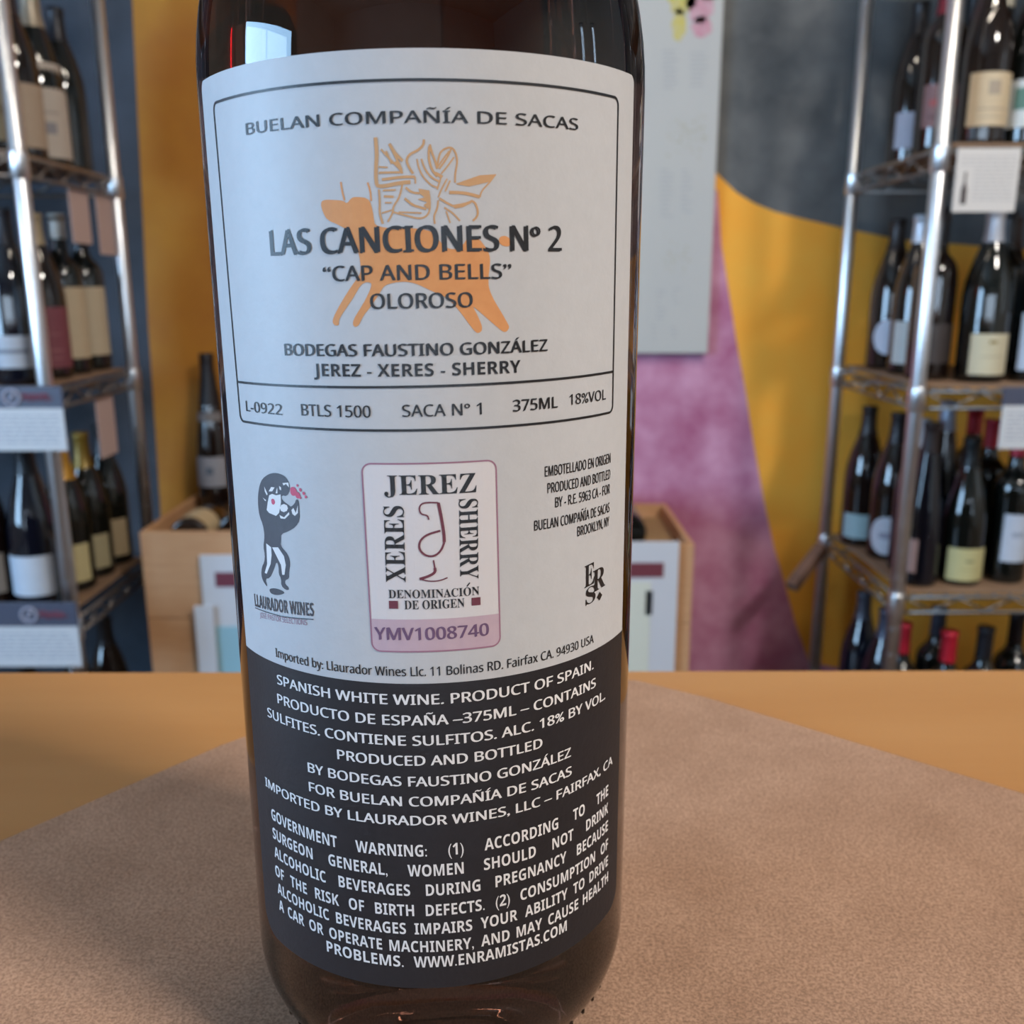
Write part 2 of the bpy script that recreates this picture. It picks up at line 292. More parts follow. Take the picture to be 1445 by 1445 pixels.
PETAL_FILLS=[[(1.54, 10.07), (2.73, 9.85), (2.82, 9.13), (2.57, 7.88), (2.04, 8.3), (2.48, 8.61), (1.4, 8.93), (2.17, 9.13), (1.64, 9.55)], [(3.53, 11.8), (4.28, 11.39), (4.05, 11.08), (3.09, 11.8)], [(5.68, 10.57), (6.9, 10.99), (8.35, 11.47), (10.18, 11.61), (9.6, 10.82), (8.57, 10.59), (7.11, 10.27), (5.79, 10.47)], [(5.2, 8.29), (6.86, 8.6), (7.54, 8.92), (7.31, 8.5), (6.41, 8.08), (5.52, 7.92)], [(-1.3, 12.77), (-0.76, 12.97), (-0.18, 12.24), (-0.25, 11.63), (-0.77, 12.36)]]
FIGURE=[(-18.95, -22.77), (-20.12, -23.08), (-21.42, -23.8), (-22.18, -24.78), (-22.67, -26.13), (-22.83, -27.44), (-22.65, -28.85), (-21.99, -29.91), (-21.79, -31.05), (-21.88, -31.85), (-22.21, -32.83), (-22.0, -33.98), (-22.22, -34.95), (-22.89, -35.75), (-23.19, -36.88), (-22.88, -37.62), (-22.14, -38.21), (-21.87, -38.2), (-22.25, -37.23), (-21.24, -36.96), (-20.39, -35.81), (-19.56, -34.35), (-19.24, -35.08), (-19.33, -36.02), (-18.91, -36.6), (-18.99, -37.54), (-18.19, -37.99), (-17.56, -37.88), (-17.61, -37.5), (-18.22, -37.21), (-18.17, -36.67), (-17.43, -36.35), (-17.36, -35.43), (-17.04, -34.34), (-17.2, -33.46), (-17.67, -32.88), (-18.61, -32.18), (-18.44, -31.32), (-18.38, -30.6), (-16.92, -30.03), (-15.7, -29.31), (-15.0, -28.35), (-14.96, -26.72), (-15.05, -25.8), (-15.44, -25.77), (-15.64, -26.29), (-16.34, -26.86), (-16.65, -26.65), (-17.81, -26.15), (-17.85, -25.52), (-16.9, -25.55), (-16.34, -24.74), (-16.35, -23.87), (-16.87, -23.12), (-17.87, -22.78)]
SHOE=[(-21.39, -38.39), (-20.01, -38.06), (-18.49, -38.24), (-18.52, -38.58), (-19.9, -39.04), (-21.14, -39.08), (-21.49, -38.75)]
FIGURE_WHITE=[[(-21.49, -32.31), (-20.49, -32.67), (-20.49, -33.72), (-20.82, -34.96), (-21.84, -36.48), (-22.28, -36.43), (-21.58, -35.1), (-21.54, -33.77)], [(-20.28, -32.64), (-19.1, -32.45), (-18.08, -33.46), (-17.85, -34.59), (-18.2, -35.96), (-18.63, -36.03), (-18.74, -34.74), (-19.58, -33.57)], [(-20.2, -25.8), (-19.59, -25.54), (-18.85, -25.64), (-18.01, -25.42), (-18.01, -26.42), (-18.5, -27.87), (-19.09, -28.33), (-20.43, -28.13), (-20.91, -27.81), (-20.59, -26.74)], [(-21.11, -24.77), (-20.49, -25.71), (-20.71, -25.87), (-21.07, -25.4)], [(-20.25, -25.3), (-19.7, -24.67), (-19.03, -24.65), (-19.56, -25.22)], [(-18.57, -24.6), (-18.55, -25.35), (-18.92, -25.39)], [(-18.19, -24.37), (-17.85, -24.52), (-17.88, -24.9), (-18.14, -24.8)], [(-17.54, -23.93), (-16.51, -23.77), (-16.47, -24.38), (-16.94, -23.99), (-17.39, -24.22)], [(-16.85, -27.05), (-17.09, -27.45), (-17.62, -27.66), (-18.11, -27.57), (-18.3, -27.21), (-18.04, -26.81), (-17.53, -26.59), (-17.03, -26.69)], [(-18.43, -28.12), (-17.65, -28.34), (-16.72, -27.53), (-16.66, -27.84), (-17.49, -28.51), (-18.29, -28.55)], [(-16.28, -27.23), (-15.93, -26.94), (-15.57, -27.53), (-15.18, -26.49), (-15.25, -27.5), (-15.76, -27.93), (-16.16, -27.72)], [(-21.59, -26.3), (-20.88, -26.53), (-21.1, -26.68)]]
RED_DOTS=[(-19.49, -26.54, 0.39), (-15.77, -24.81, 0.58), (-15.09, -25.24, 0.41), (-15.08, -24.0, 0.17), (-14.65, -24.52, 0.22), (-14.14, -24.91, 0.22), (-13.86, -25.32, 0.2), (-14.72, -25.52, 0.17)]
GLASS_LINES=[(0.17, [(1.83, -27.66), (1.67, -27.1), (0.91, -26.99), (0.67, -26.28), (0.94, -25.68), (1.63, -25.52), (2.98, -25.6)]), (0.34, [(2.98, -25.6), (3.29, -27.33), (3.59, -29.46), (3.6, -30.53)]), (0.24, [(3.6, -30.53), (3.2, -31.59), (2.33, -32.27), (1.3, -32.15), (0.54, -31.32), (0.66, -30.25), (1.53, -29.48), (3.17, -29.06)]), (0.17, [(2.25, -32.72), (2.4, -33.71)]), (0.31, [(2.4, -33.71), (2.46, -34.26), (1.67, -34.74), (0.54, -35.07)]), (0.14, [(0.54, -35.07), (1.74, -35.41), (2.95, -35.37), (3.91, -35.02)])]

def pane(axis, c, a0, a1, z0, z1, par=None):
    lo, hi = ((c - 0.002, a0, z0), (c + 0.002, a1, z1)) if axis == 'x' else ((a0, c - 0.002, z0), (a1, c + 0.002, z1))
    return obj('window_pane', box(lo, hi), m_pane, par)
for nm, ax_, c_, h_ in (('window_1', 'x', XL - 0.05, WL), ('window_2', 'x', XR + 0.05, WR[0]), ('window_3', 'x', XR + 0.05, WR[1]), ('window_4', 'y', YF - 0.05, WB)):
    pane(ax_, c_, h_[0] + 0.03, h_[1] - 0.03, h_[2] + 0.03, h_[3] - 0.03, bpy.data.objects[nm])

# ------------------------------------------------------------------ the sherry bottle (all label work in millimetres on the unrolled label)
AX, AY, BASE, RB, TILT = -0.0118, 0.13998, -117.0, 30.0, 0.0126
bottle = empty('sherry_bottle', (AX, AY, CZ - 0.117), 'dark brown sherry bottle with white and black back label on kraft board', 'bottle')
def wrap(u, v, off):
    """label coordinates (mm from the middle, mm over eye level) -> bottle-local metres"""
    th = u / RB; z = v + TILT * u; r = (RB + off) / 1000
    return Vector((r * math.sin(th), -r * math.cos(th), (z - BASE) / 1000))
prof = [(0, 7), (7, 6.4), (12, 3.4), (14.5, 0.6), (16, 0)]
for i in range(1, 13):
    t = i / 12 * PI / 2; prof.append((16 + 14 * math.sin(t), 16 * (1 - math.cos(t))))
z0 = 24.5 - BASE
prof += [(30, 50), (30, 100), (30, z0 - 6), (30, z0)]
for d in (3, 6, 9, 12, 15, 18, 21, 24): prof.append((30 - d * d / 100, z0 + d))
prof += [(22.3, z0 + 28), (19.7, z0 + 32), (17, z0 + 37), (15.2, z0 + 42), (14.2, z0 + 48), (13.8, z0 + 58), (13.5, z0 + 84), (14.8, z0 + 86), (15, z0 + 92), (14.2, z0 + 93), (9.5, z0 + 93), (9.3, z0 + 80)]
m_glass = mat('brown_bottle_glass', (66, 42, 34), 0.015, trans=1.0, ior=1.5, spec=0.5)
prof_w = [(0, z0 + 60)]
bm = add_lathe(bmesh.new(), [(r / 1000, z / 1000) for r, z in prof] + [(0, (z0 + 80) / 1000)], 128)
bmesh.ops.recalc_face_normals(bm, faces=bm.faces)
glass = obj('glass_body', bm, m_glass, bottle)
# closure on the neck, above the picture
bm = add_lathe(bmesh.new(), [(0.0139, (z0 + 50) / 1000), (0.0142, (z0 + 50) / 1000), (0.0155, (z0 + 88) / 1000), (0.0153, (z0 + 94) / 1000), (0, (z0 + 94.5) / 1000)], 48)
obj('capsule', bm, mat('black_capsule', (24, 22, 24), 0.4), bottle)
# knurled ticks round the heel
bm = bmesh.new()
for i in range(56):
    a = 2 * PI * (i + 0.5) / 56; t = math.radians(62)
    for t in (math.radians(58),):
        r = (16 + 14 * math.sin(t) - 0.2) / 1000; z = 16 * (1 - math.cos(t)) / 1000
        s = bmesh.ops.create_icosphere(bm, subdivisions=1, radius=0.0004)
        for v in s['verts']: v.co = Vector((v.co.x, v.co.y, v.co.z * 2.4)) + Vector((r * math.cos(a), r * math.sin(a), z))
k_ = obj('heel_knurling', bm, m_glass, bottle)

def flat(polys, step=1.0):
    """closed polygons in label mm -> flat bmesh cut into strips so that it can be wrapped"""
    bm = bmesh.new()
    for P in polys:
        vs = [bm.verts.new((p[0], p[1], 0)) for p in P]
        for t in tessellate_polygon([[Vector((p[0], p[1], 0)) for p in P]]):
            try: bm.faces.new([vs[i] for i in t])
            except ValueError: pass
    return bm
def wrap_bm(bm, off, step=1.2):
    us = [v.co.x for v in bm.verts]
    if us and max(us) - min(us) > step * 1.5:
        k = math.ceil(min(us) / step)
        while k * step < max(us):
            bmesh.ops.bisect_plane(bm, geom=bm.verts[:] + bm.edges[:] + bm.faces[:], plane_co=(k * step, 0, 0), plane_no=(1, 0, 0)); k += 1
    bmesh.ops.recalc_face_normals(bm, faces=bm.faces)
    for f in bm.faces: f.smooth = False
    if bm.faces and sum(f.normal.z * f.calc_area() for f in bm.faces) < 0: bmesh.ops.reverse_faces(bm, faces=bm.faces)
    for f in list(bm.faces):
        if f.normal.z < 0: f.normal_flip()
    for v in bm.verts: v.co = wrap(v.co.x, v.co.y, off)
    return bm
def ribbon(bm, pts, w, closed=False, smooth=0):
    P = [Vector((p[0], p[1], 0)) for p in pts]
    for _ in range(smooth):                                      # Chaikin corner cutting
        Q = [P[0]] if not closed else []
        n = len(P)
        for i in range(n if closed else n - 1):
            a, b = P[i], P[(i + 1) % n]; Q += [a * 0.75 + b * 0.25, a * 0.25 + b * 0.75]
        if not closed: Q.append(P[-1])
        P = Q
    n = len(P); L = []; Rr = []
    for i in range(n):
        a = P[i - 1] if (i or closed) else P[i]; b = P[(i + 1) % n] if (i < n - 1 or closed) else P[i]
        d = (b - a); d = d.normalized() if d.length else Vector((1, 0, 0)); nn = Vector((-d.y, d.x, 0)) * w / 2
        L.append(bm.verts.new(P[i] + nn)); Rr.append(bm.verts.new(P[i] - nn))
    for i in range(n if closed else n - 1):
        j = (i + 1) % n; bm.faces.new((Rr[i], Rr[j], L[j], L[i]))
    return bm
def rrect(u0, v0, u1, v1, r, n=6, du=0.0):
    """rounded rectangle outline; du shears the lower edge to the right"""
    P = []
    for cx, cy, a0 in ((u1 - r, v1 - r, 0), (u0 + r, v1 - r, 90), (u0 + r, v0 + r, 180), (u1 - r, v0 + r, 270)):
        for i in range(n + 1):
            a = math.radians(a0 + 90 * i / n); P.append((cx + r * math.cos(a), cy + r * math.sin(a)))
    return [(x + du * (v1 - y) / (v1 - v0), y) for x, y in P]

# paper
m_white = mat('white_label_paper', (191, 194, 197), 0.5, spec=0.4, noise=(500, (183, 186, 189), 0.2), bump=(1500, 0.22, 0.00012))
m_black = mat('black_label_paper', (27, 25, 28), 0.55, spec=0.3, noise=(900, (35, 33, 36), 0.3), bump=(1500, 0.3, 0.00012))
m_ink = mat('black_ink', (13, 13, 16), 0.48, spec=0.4)
m_wink = mat('white_ink', (226, 226, 226), 0.6)
m_bull = mat('orange_ink', (214, 152, 96), 0.6, noise=(700, (203, 138, 84), 0.3))
m_petal = mat('tan_ink', (192, 150, 106), 0.6)
m_red = mat('raspberry_ink', (196, 76, 106), 0.6)
m_mauve = mat('mauve_ink', (150, 108, 128), 0.6)
m_band = mat('mauve_band', (192, 170, 180), 0.6, noise=(600, (180, 158, 172), 0.3))
m_maroon = mat('maroon_ink', (100, 44, 58), 0.6)
m_purple = mat('purple_stamp_ink', (100, 74, 104), 0.6)
m_gink = mat('charcoal_ink', (58, 58, 66), 0.55, noise=(900, (44, 44, 52), 0.4))

def paper(name, outline, m):
    o = obj(name, wrap_bm(flat([outline]), 0.06), m, bottle)
    sd = o.modifiers.new('thickness', 'SOLIDIFY'); sd.thickness = 0.00012; sd.offset = 1
    for f in o.data.polygons: f.use_smooth = True
    es = o.modifiers.new('crisp_rim', 'EDGE_SPLIT'); es.split_angle = math.radians(30)
    return o
def corner(cx, cy, r, a0, a1, n=6): return [(cx + r * math.cos(math.radians(a0 + (a1 - a0) * i / n)), cy + r * math.sin(math.radians(a0 + (a1 - a0) * i / n))) for i in range(n + 1)]
white = paper('white_label', [(-29.7, -48.7), (34.5, -48.95)] + corner(32.3, 23.3, 1.1, 0, 90) + corner(-30.4, 23.2, 1.1, 90, 180), m_white)
black = paper('black_label', [(34.5, -48.95), (-29.7, -48.7), (-29.7, -89.5)] + corner(-25.9, -89.7, 3.8, 180, 270) + corner(32.0, -90.5, 3.0, 270, 360), m_black)
INK = 0.24
# text
_tc = bpy.data.curves.new('type', 'FONT'); _to = bpy.data.objects.new('type', _tc); C.objects.link(_to)
_tc.resolution_u = 3
_dg = bpy.context.evaluated_depsgraph_get()
def raw(body):
    _tc.body = body; _dg.update()
    ev = _to.evaluated_get(_dg); me = ev.to_mesh()
    vs = [(v.co.x, v.co.y) for v in me.vertices]; fs = [tuple(p.vertices) for p in me.polygons]
    ev.to_mesh_clear()
    return vs, fs
ACC = {'Ñ': 'N~', 'Í': 'I/', 'Á': 'A/', 'É': 'E/', 'Ó': 'O/'}
def style(c, st):
    """upright sans (0), bold sans (1) or bold roman (2) letterforms of the built-in type stack"""
    if 'A' <= c <= 'Z': return chr((0x1D5A0, 0x1D5D4, 0x1D400)[st] + ord(c) - 65)
    if 'a' <= c <= 'z': return chr((0x1D5BA, 0x1D5EE, 0x1D41A)[st] + ord(c) - 97)
    if '0' <= c <= '9': return chr((0x1D7E2, 0x1D7EC, 0x1D7CE)[st] + ord(c) - 48)
    return c
def glyphs(body, st=0):
    base = ''.join(style(ACC[c][0] if c in ACC else c, st) for c in body)
    vs, fs = raw(base); vs = list(vs); fs = list(fs); t = 0.045 if st == 0 else 0.065
    for i, c in enumerate(body):
        if c not in ACC: continue
        xm = max(x for x, y in raw(base[:i + 1])[0]); g = [x for x, y in raw(base[i])[0]]; cx = xm - (max(g) - min(g)) / 2
        n = len(vs)
        if ACC[c][1] == '/':
            vs += [(cx - 0.05, 0.76), (cx - 0.05 + 1.4 * t, 0.76), (cx + 0.13 + t, 0.92), (cx + 0.10 - t * 0.4, 0.92)]; fs.append((n, n + 1, n + 2, n + 3))
        else:
            Q = [(-0.17, 0.79), (-0.12, 0.855), (-0.05, 0.865), (0.04, 0.83), (0.11, 0.835), (0.17, 0.89)]
            for x, y in Q: vs += [(cx + x, y + t * 0.75), (cx + x, y - t * 0.75)]
            for k in range(5): fs.append((n + 2 * k, n + 2 * k + 1, n + 2 * k + 3, n + 2 * k + 2))
    return vs, fs
CAPR = max(y for x, y in raw(style('H', 2))[0])
CAP = max(y for x, y in raw(style('H', 0))[0])
def put(bm, body, u0, u1, v, cap, st=0, rot=0, slope=0.0, capref=CAP, w=0.0):
    """one run of type fitted between u0 and u1 on baseline v (rot 90: reading upward from v=u0 to v=u1, baseline at u=v)"""
    vs, fs = glyphs(body, st)
    x0 = min(x for x, y in vs); x1 = max(x for x, y in vs); sx = (abs(u1 - u0)) / (x1 - x0); sy = cap / capref
    out = []
    for x, y in vs:
        a = (x - x0) * sx; b = y * sy
        if rot == 0: out.append((u0 + a - 0.02 * b, v + b + slope * a))
        elif rot == 90: out.append((v - b, u0 + a))
        else: out.append((v + b, u0 - a))
    for d in ((-w, w) if w else (0,)):                            # a medium weight is the light letter struck twice
        V = [bm.verts.new((x + d, y + d * 0.35, 0)) for x, y in out]
        for f in fs:
            try: bm.faces.new([V[i] for i in f])
            except ValueError: pass
def justified(bm, body, u0, u1, v0, v1, cap, st, condense):
    """words at one width, equal gaps, as justified setting"""
    ws = body.split(' '); W = []
    for wd in ws:
        vs, _ = glyphs(wd, st); W.append((max(x for x, y in vs) - min(x for x, y in vs)) * cap / CAP * condense)
    gap = (u1 - u0 - sum(W)) / (len(ws) - 1); u = u0
    for wd, ww in zip(ws, W):
        put(bm, wd, u, u + ww, v0 + (v1 - v0) * (u - u0) / (u1 - u0), cap, st, slope=(v1 - v0) / (u1 - u0)); u += ww + gap
def soft(P, n=2):
    for _ in range(n): P = [q for i in range(len(P)) for q in ((P[i][0] * .75 + P[(i + 1) % len(P)][0] * .25, P[i][1] * .75 + P[(i + 1) % len(P)][1] * .25), (P[i][0] * .25 + P[(i + 1) % len(P)][0] * .75, P[i][1] * .25 + P[(i + 1) % len(P)][1] * .75))]
    return P
def print_part(name, bm, m, parent, off=INK, step=2.0):
    return obj(name, wrap_bm(bm, off, step), m, parent)

# white label: main lettering
bm = bmesh.new()
put(bm, 'BUELAN COMPAÑÍA DE SACAS', -20.1, 21.1, 16.85, 1.24, 0, w=0.050)
put(bm, 'LAS CANCIONES Nº 2', -17.05, 18.7, 3.32, 2.78, 0, w=0.14)
put(bm, '“CAP AND BELLS”', -9.8, 12.0, 0.27, 1.66, 0, w=0.065)
put(bm, 'OLOROSO', -4.2, 7.35, -2.86, 1.66, 0, w=0.065)
put(bm, 'BODEGAS FAUSTINO GONZÁLEZ', -15.8, 16.8, -8.2, 1.36, 0, w=0.075)
put(bm, 'JEREZ - XERES - SHERRY', -11.7, 13.2, -10.55, 1.46, 1)
put(bm, 'L-0922', -24.05, -16.85, -15.42, 1.3, 0, w=0.030)
put(bm, 'BTLS 1500', -13.8, -4.7, -15.3, 1.38, 0, w=0.030)
put(bm, 'SACA Nº 1', -0.95, 8.3, -15.22, 1.38, 0, w=0.030)
put(bm, '375ML', 12.2, 18.4, -15.13, 1.36, 0, w=0.055)
put(bm, '18%VOL', 20.3, 27.35, -15.0, 1.3, 0, w=0.030)
put(bm, 'Imported by: Llaurador Wines Llc. 11 Bolinas RD. Fairfax CA. 94930 USA', -21.0, 25.65, -47.75, 1.2, 0, w=0.020)
for t, a, v in (('EMBOTELLADO EN ORIGEN', 16.6, -23.53), ('PRODUCED AND BOTTLED', 17.0, -25.68), ('BY - R.E. 5963 CA - FOR', 18.2, -27.66), ('BUELAN COMPAÑÍA DE SACAS', 15.1, -30.2), ('BROOKLYN, NY', 22.0, -32.1)):
    put(bm, t, a, 28.9, v, 1.28, 0, w=0.025)
print_part('lettering', bm, m_ink, white)
# ruled frame
bm = bmesh.new()
ribbon(bm, [(x + 0.0, y) for x, y in rrect(-27.3, -16.83, 28.8, 21.2, 0.9)], 0.3, True)
ribbon(bm, [(-25.75, -11.87), (29.2, -11.6)], 0.3)
for v in bm.verts:                                                # the frame narrows slightly to the lower left
    if v.co.x < 0 and v.co.y < 21: v.co.x += 1.45 * (21.2 - v.co.y) / 38 if abs(v.co.y + 11.8) > 0.6 else 0
    if v.co.x > 0: v.co.x += 0.35 * (21.2 - v.co.y) / 38 if abs(v.co.y + 11.8) > 0.6 else 0
print_part('border', bm, m_ink, white)
# bull carrying a flower
bm = flat([soft(BULL), soft(TAIL)]); [ribbon(bm, h, 0.2, smooth=1) for h in HORNS]
print_part('bull_emblem', bm, m_bull, white, 0.205, 1.2)
bm = flat(PETAL_FILLS)
for wd, P in PETAL_LINES: ribbon(bm, P, max(0.17, wd * 1.25), smooth=2)
print_part('flower_emblem', bm, m_petal, white, 0.215)
# bent figure emblem, hand lettering, monogram
print_part('figure_emblem', flat([soft(FIGURE, 1), soft(SHOE)]), m_gink, white, 0.205, 1.2)
print_part('figure_highlights', flat(FIGURE_WHITE), m_wink, white, 0.22, 1.2)
bm = bmesh.new()
for u, v, r in RED_DOTS: bm.faces.new([bm.verts.new((u + r * math.cos(2 * PI * i / 12) * (1 + 0.12 * math.sin(5 * i)), v + r * math.sin(2 * PI * i / 12), 0)) for i in range(12)])
print_part('red_splash', bm, m_red, white, 0.235, 1.2)
bm = bmesh.new()
put(bm, 'LLAURADOR WINES', -25.4, -13.6, -41.75, 1.75, 1, slope=0.085)
ribbon(bm, [(-25.4, -41.98), (-19, -41.75), (-13.7, -41.2)], 0.13)
print_part('hand_lettering', bm, m_gink, white)
bm = bmesh.new(); put(bm, 'JOSÉ PASTOR SELECTIONS', -24.2, -14.8, -43.0, 0.72, 0, slope=0.09)
print_part('red_hand_lettering', bm, m_mauve, white)
bm = bmesh.new()
put(bm, '𝐄', 23.5, 25.6, -39.5, 3.0, capref=CAPR, slope=0.1); put(bm, '𝐑', 25.3, 28.2, -40.6, 3.0, capref=CAPR, slope=0.1); put(bm, '𝐒', 23.8, 25.9, -42.0, 2.3, capref=CAPR, slope=0.1)
bm.faces.new([bm.verts.new(p) for p in ((26.85, -42.1, 0), (27.5, -41.5, 0), (26.85, -40.85, 0), (26.2, -41.5, 0))])
print_part('monogram', bm, m_ink, white)

# certification seal sticker
seal = obj('seal_sticker', wrap_bm(flat([rrect(-6.05, -44.5, 10.0, -20.8, 1.1, du=0.42)]), 0.205), mat('seal_paper', (208, 206, 208), 0.5, bump=(1500, 0.2, 0.0001)), bottle)
bm = bmesh.new(); ribbon(bm, rrect(-6.05, -44.5, 10.0, -20.8, 1.1, du=0.42), 0.2, True); print_part('seal_frame', bm, m_mauve, seal, 0.23, 1.2)
low = [p for p in rrect(-5.95, -44.4, 9.9, -20.9, 1.0, du=0.42) if p[1] < -40.3]
bm = flat([[(-5.6, -40.28)] + low + [(10.28, -40.28)]]); print_part('number_band', bm, m_band, seal, 0.222, 1.2)
bm = bmesh.new()
def serif(s): return ''.join(style(c, 2) for c in s)
put(bm, serif('JEREZ'), -3.4, 7.6, -24.55, 2.35, capref=CAPR)
put(bm, serif('XERES'), -35.45, -25.9, -1.15, 2.4, rot=90, capref=CAPR)
put(bm, serif('SHERRY'), -25.3, -35.4, 5.45, 2.25, rot=270, capref=CAPR)
put(bm, serif('DENOMINACION'), -3.3, 7.8, -37.5, 1.05, capref=CAPR)
ribbon(bm, [(6.25, -36.3), (6.62, -35.85)], 0.16)
put(bm, serif('DE ORIGEN'), -1.4, 5.95, -38.93, 1.12, capref=CAPR)
print_part('seal_lettering', bm, m_ink, seal, 0.25)
bm = bmesh.new()
for a, b in ((-3.3, -38.87), (6.8, -38.85)): bm.faces.new([bm.verts.new(p) for p in ((a, b, 0), (a + 1.12, b, 0), (a + 1.12, b + 1.02, 0), (a, b + 1.02, 0))])
print_part('maroon_squares', bm, m_maroon, seal, 0.25)
bm = bmesh.new()
for wd, P in GLASS_LINES: ribbon(bm, P, wd * 1.1, smooth=2)
print_part('wine_glass_emblem', bm, m_maroon, seal, 0.25)
bm = bmesh.new(); put(bm, 'YMV1008740', -5.2, 8.9, -42.95, 1.6, 0, w=0.07)
print_part('serial_number', bm, m_purple, seal, 0.25)

# black label lettering
bm = bmesh.new()
for t, a, b, v in (('SPANISH WHITE WINE. PRODUCT OF SPAIN.', -21.0, 25.7, -51.62), ('PRODUCTO DE ESPAÑA –375ML – CONTAINS', -21.2, 26.3, -54.45),
                   ('SULFITES. CONTIENE SULFITOS. ALC. 18% BY VOL.', -23.9, 28.85, -57.25), ('PRODUCED AND BOTTLED', -11.1, 16.4, -60.05),
                   ('BY BODEGAS FAUSTINO GONZÁLEZ', -16.0, 21.3, -63.0), ('FOR BUELAN COMPAÑÍA DE SACAS', -16.0, 21.5, -65.85),
                   ('IMPORTED BY LLAURADOR WINES, LLC – FAIRFAX, CA', -26.0, 31.7, -68.6)):
    put(bm, t, a, b, v, 1.36, 0, w=0.055)
for t, a, b, v0, v1 in (('GOVERNMENT WARNING: (1) ACCORDING TO THE', -24.8, 30.5, -73.3, -73.05), ('SURGEON GENERAL, WOMEN SHOULD NOT DRINK', -24.8, 30.6, -76.3, -75.95),
                        ('ALCOHOLIC BEVERAGES DURING PREGNANCY BECAUSE', -24.7, 30.7, -79.25, -78.9), ('OF THE RISK OF BIRTH DEFECTS. (2) CONSUMPTION OF', -24.8, 30.9, -82.3, -82.0),
                        ('ALCOHOLIC BEVERAGES IMPAIRS YOUR ABILITY TO DRIVE', -24.5, 31.0, -85.05, -84.9), ('A CAR OR OPERATE MACHINERY, AND MAY CAUSE HEALTH', -24.4, 31.2, -87.75, -87.75)):
    justified(bm, t, a, b, v0, v1, 1.72, 1, 0.765)
put(bm, 'PROBLEMS.', -14.5, -3.0, -90.15, 1.72, 1); put(bm, 'WWW.ENRAMISTAS.COM', -1.6, 21.0, -90.15, 1.72, 1)
print_part('lettering', bm, m_wink, black)

# ------------------------------------------------------------------ wire racks
m_chrome = mat('chrome_wire', (222, 224, 228), 0.34, metal=1.0)
m_wire = mat('dull_shelf_wire', (138, 130, 124), 0.4, metal=0.9)
m_liner = mat('tan_liner_board', (150, 122, 98), 0.7, noise=(20, (130, 102, 80), 0.4))
m_dwood = mat('worn_brown_board', (128, 96, 80), 0.75, noise=(25, (104, 76, 62), 0.5, (1, 6, 1)))
RF, RBK, RX0, RX1 = 1.64, 2.05, 0.703, 1.62
LF, LBK, LX0, LX1 = 1.62, 2.0, -1.72, -0.797
def rack(x0, x1, yf, yb, levels, label):
    t = empty('wire_rack', ((x0 + x1) / 2, (yf + yb) / 2, 0), label, 'shelf')
    cx, cy = t.location.x, t.location.y
    pm = bmesh.new(); add_tube(pm, (0, 0, 0.012), (0, 0, 1.88), 0.0127, 14)
    for k in range(1, 36): add_lathe(pm, [(0.0129, 0.05 * k), (0.0118, 0.05 * k + 0.001), (0.0129, 0.05 * k + 0.002)], 14)
    add_lathe(pm, [(0, 1.88), (0.013, 1.881), (0.0145, 1.888), (0.009, 1.896), (0, 1.898)], 14)
    add_lathe(pm, [(0, 0), (0.018, 0.0), (0.018, 0.006), (0.008, 0.012), (0, 0.012)], 12)
    me = None
    for px_, py_ in ((x0, yf), (x1, yf), (x0, yb), (x1, yb)):
        if me is None: o = obj('post', pm, m_chrome, t, (px_ - cx, py_ - cy, 0)); me = o.data
        else: o = obj('post', me, None, t, (px_ - cx, py_ - cy, 0))
    hw, hd = (x1 - x0) / 2, (yb - yf) / 2; sme = {}
    for z in levels:
        if not sme:
            bm = bmesh.new(); a, b = -hw + 0.017, hw - 0.017; c, d = -hd, hd
            for yy in (c, d):
                for zz in (-0.011, -0.040): add_tube(bm, (a, yy, zz), (b, yy, zz), 0.0032, 8)
            for xx in (-hw, hw):
                for zz in (-0.011, -0.040): add_tube(bm, (xx, c + 0.017, zz), (xx, d - 0.017, zz), 0.0032, 8)
            sme['frame'] = obj('x', bm, m_wire).data
            bm = bmesh.new(); n = 18
            for yy in (c, d):
                for i in range(n):
                    u0_ = a + (b - a) * i / n; u1_ = a + (b - a) * (i + 1) / n
                    z0_, z1_ = (-0.037, -0.014) if i % 2 else (-0.014, -0.037); add_tube(bm, (u0_, yy, z0_), (u1_, yy, z1_), 0.0022, 6)
            n = 8
            for xx in (-hw, hw):
                for i in range(n):
                    v0_ = c + 0.02 + (d - c - 0.04) * i / n; v1_ = c + 0.02 + (d - c - 0.04) * (i + 1) / n
                    z0_, z1_ = (-0.037, -0.014) if i % 2 else (-0.014, -0.037); add_tube(bm, (xx, v0_, z0_), (xx, v1_, z1_), 0.0022, 6)
            sme['zigzag'] = obj('x', bm, m_wire).data
            bm = bmesh.new()
            for i in range(30):
                xx = a + (b - a) * (i + 0.5) / 30; add_tube(bm, (xx, c, -0.0075), (xx, d, -0.0075), 0.0016, 5)
            sme['deck'] = obj('x', bm, m_wire).data
            sme['liner'] = obj('x', box((-hw + 0.016, -hd + 0.001, -0.0055), (hw - 0.016, hd - 0.001, 0), 0.001), m_liner).data
            bm = add_lathe(bmesh.new(), [(0.0131, -0.046), (0.0158, -0.044), (0.0148, -0.006), (0.0142, -0.002), (0.0131, -0.002)], 14)
            sme['collar'] = obj('x', bm, m_chrome).data
            for o in [o for o in C.objects if o.name.startswith('x') and o.type == 'MESH' and len(o.name) <= 5]: bpy.data.objects.remove(o)
        s = obj('shelf_frame', sme['frame'], None, t, (0, 0, z))
        obj('zigzag_wire', sme['zigzag'], None, s); dk = obj('deck_wires', sme['deck'], None, s)
        obj('liner_board', sme['liner'], None, s)
        for xx in (-hw, hw):
            for yy in (-hd, hd): obj('post_collar', sme['collar'], None, s, (xx, yy, 0))
    return t
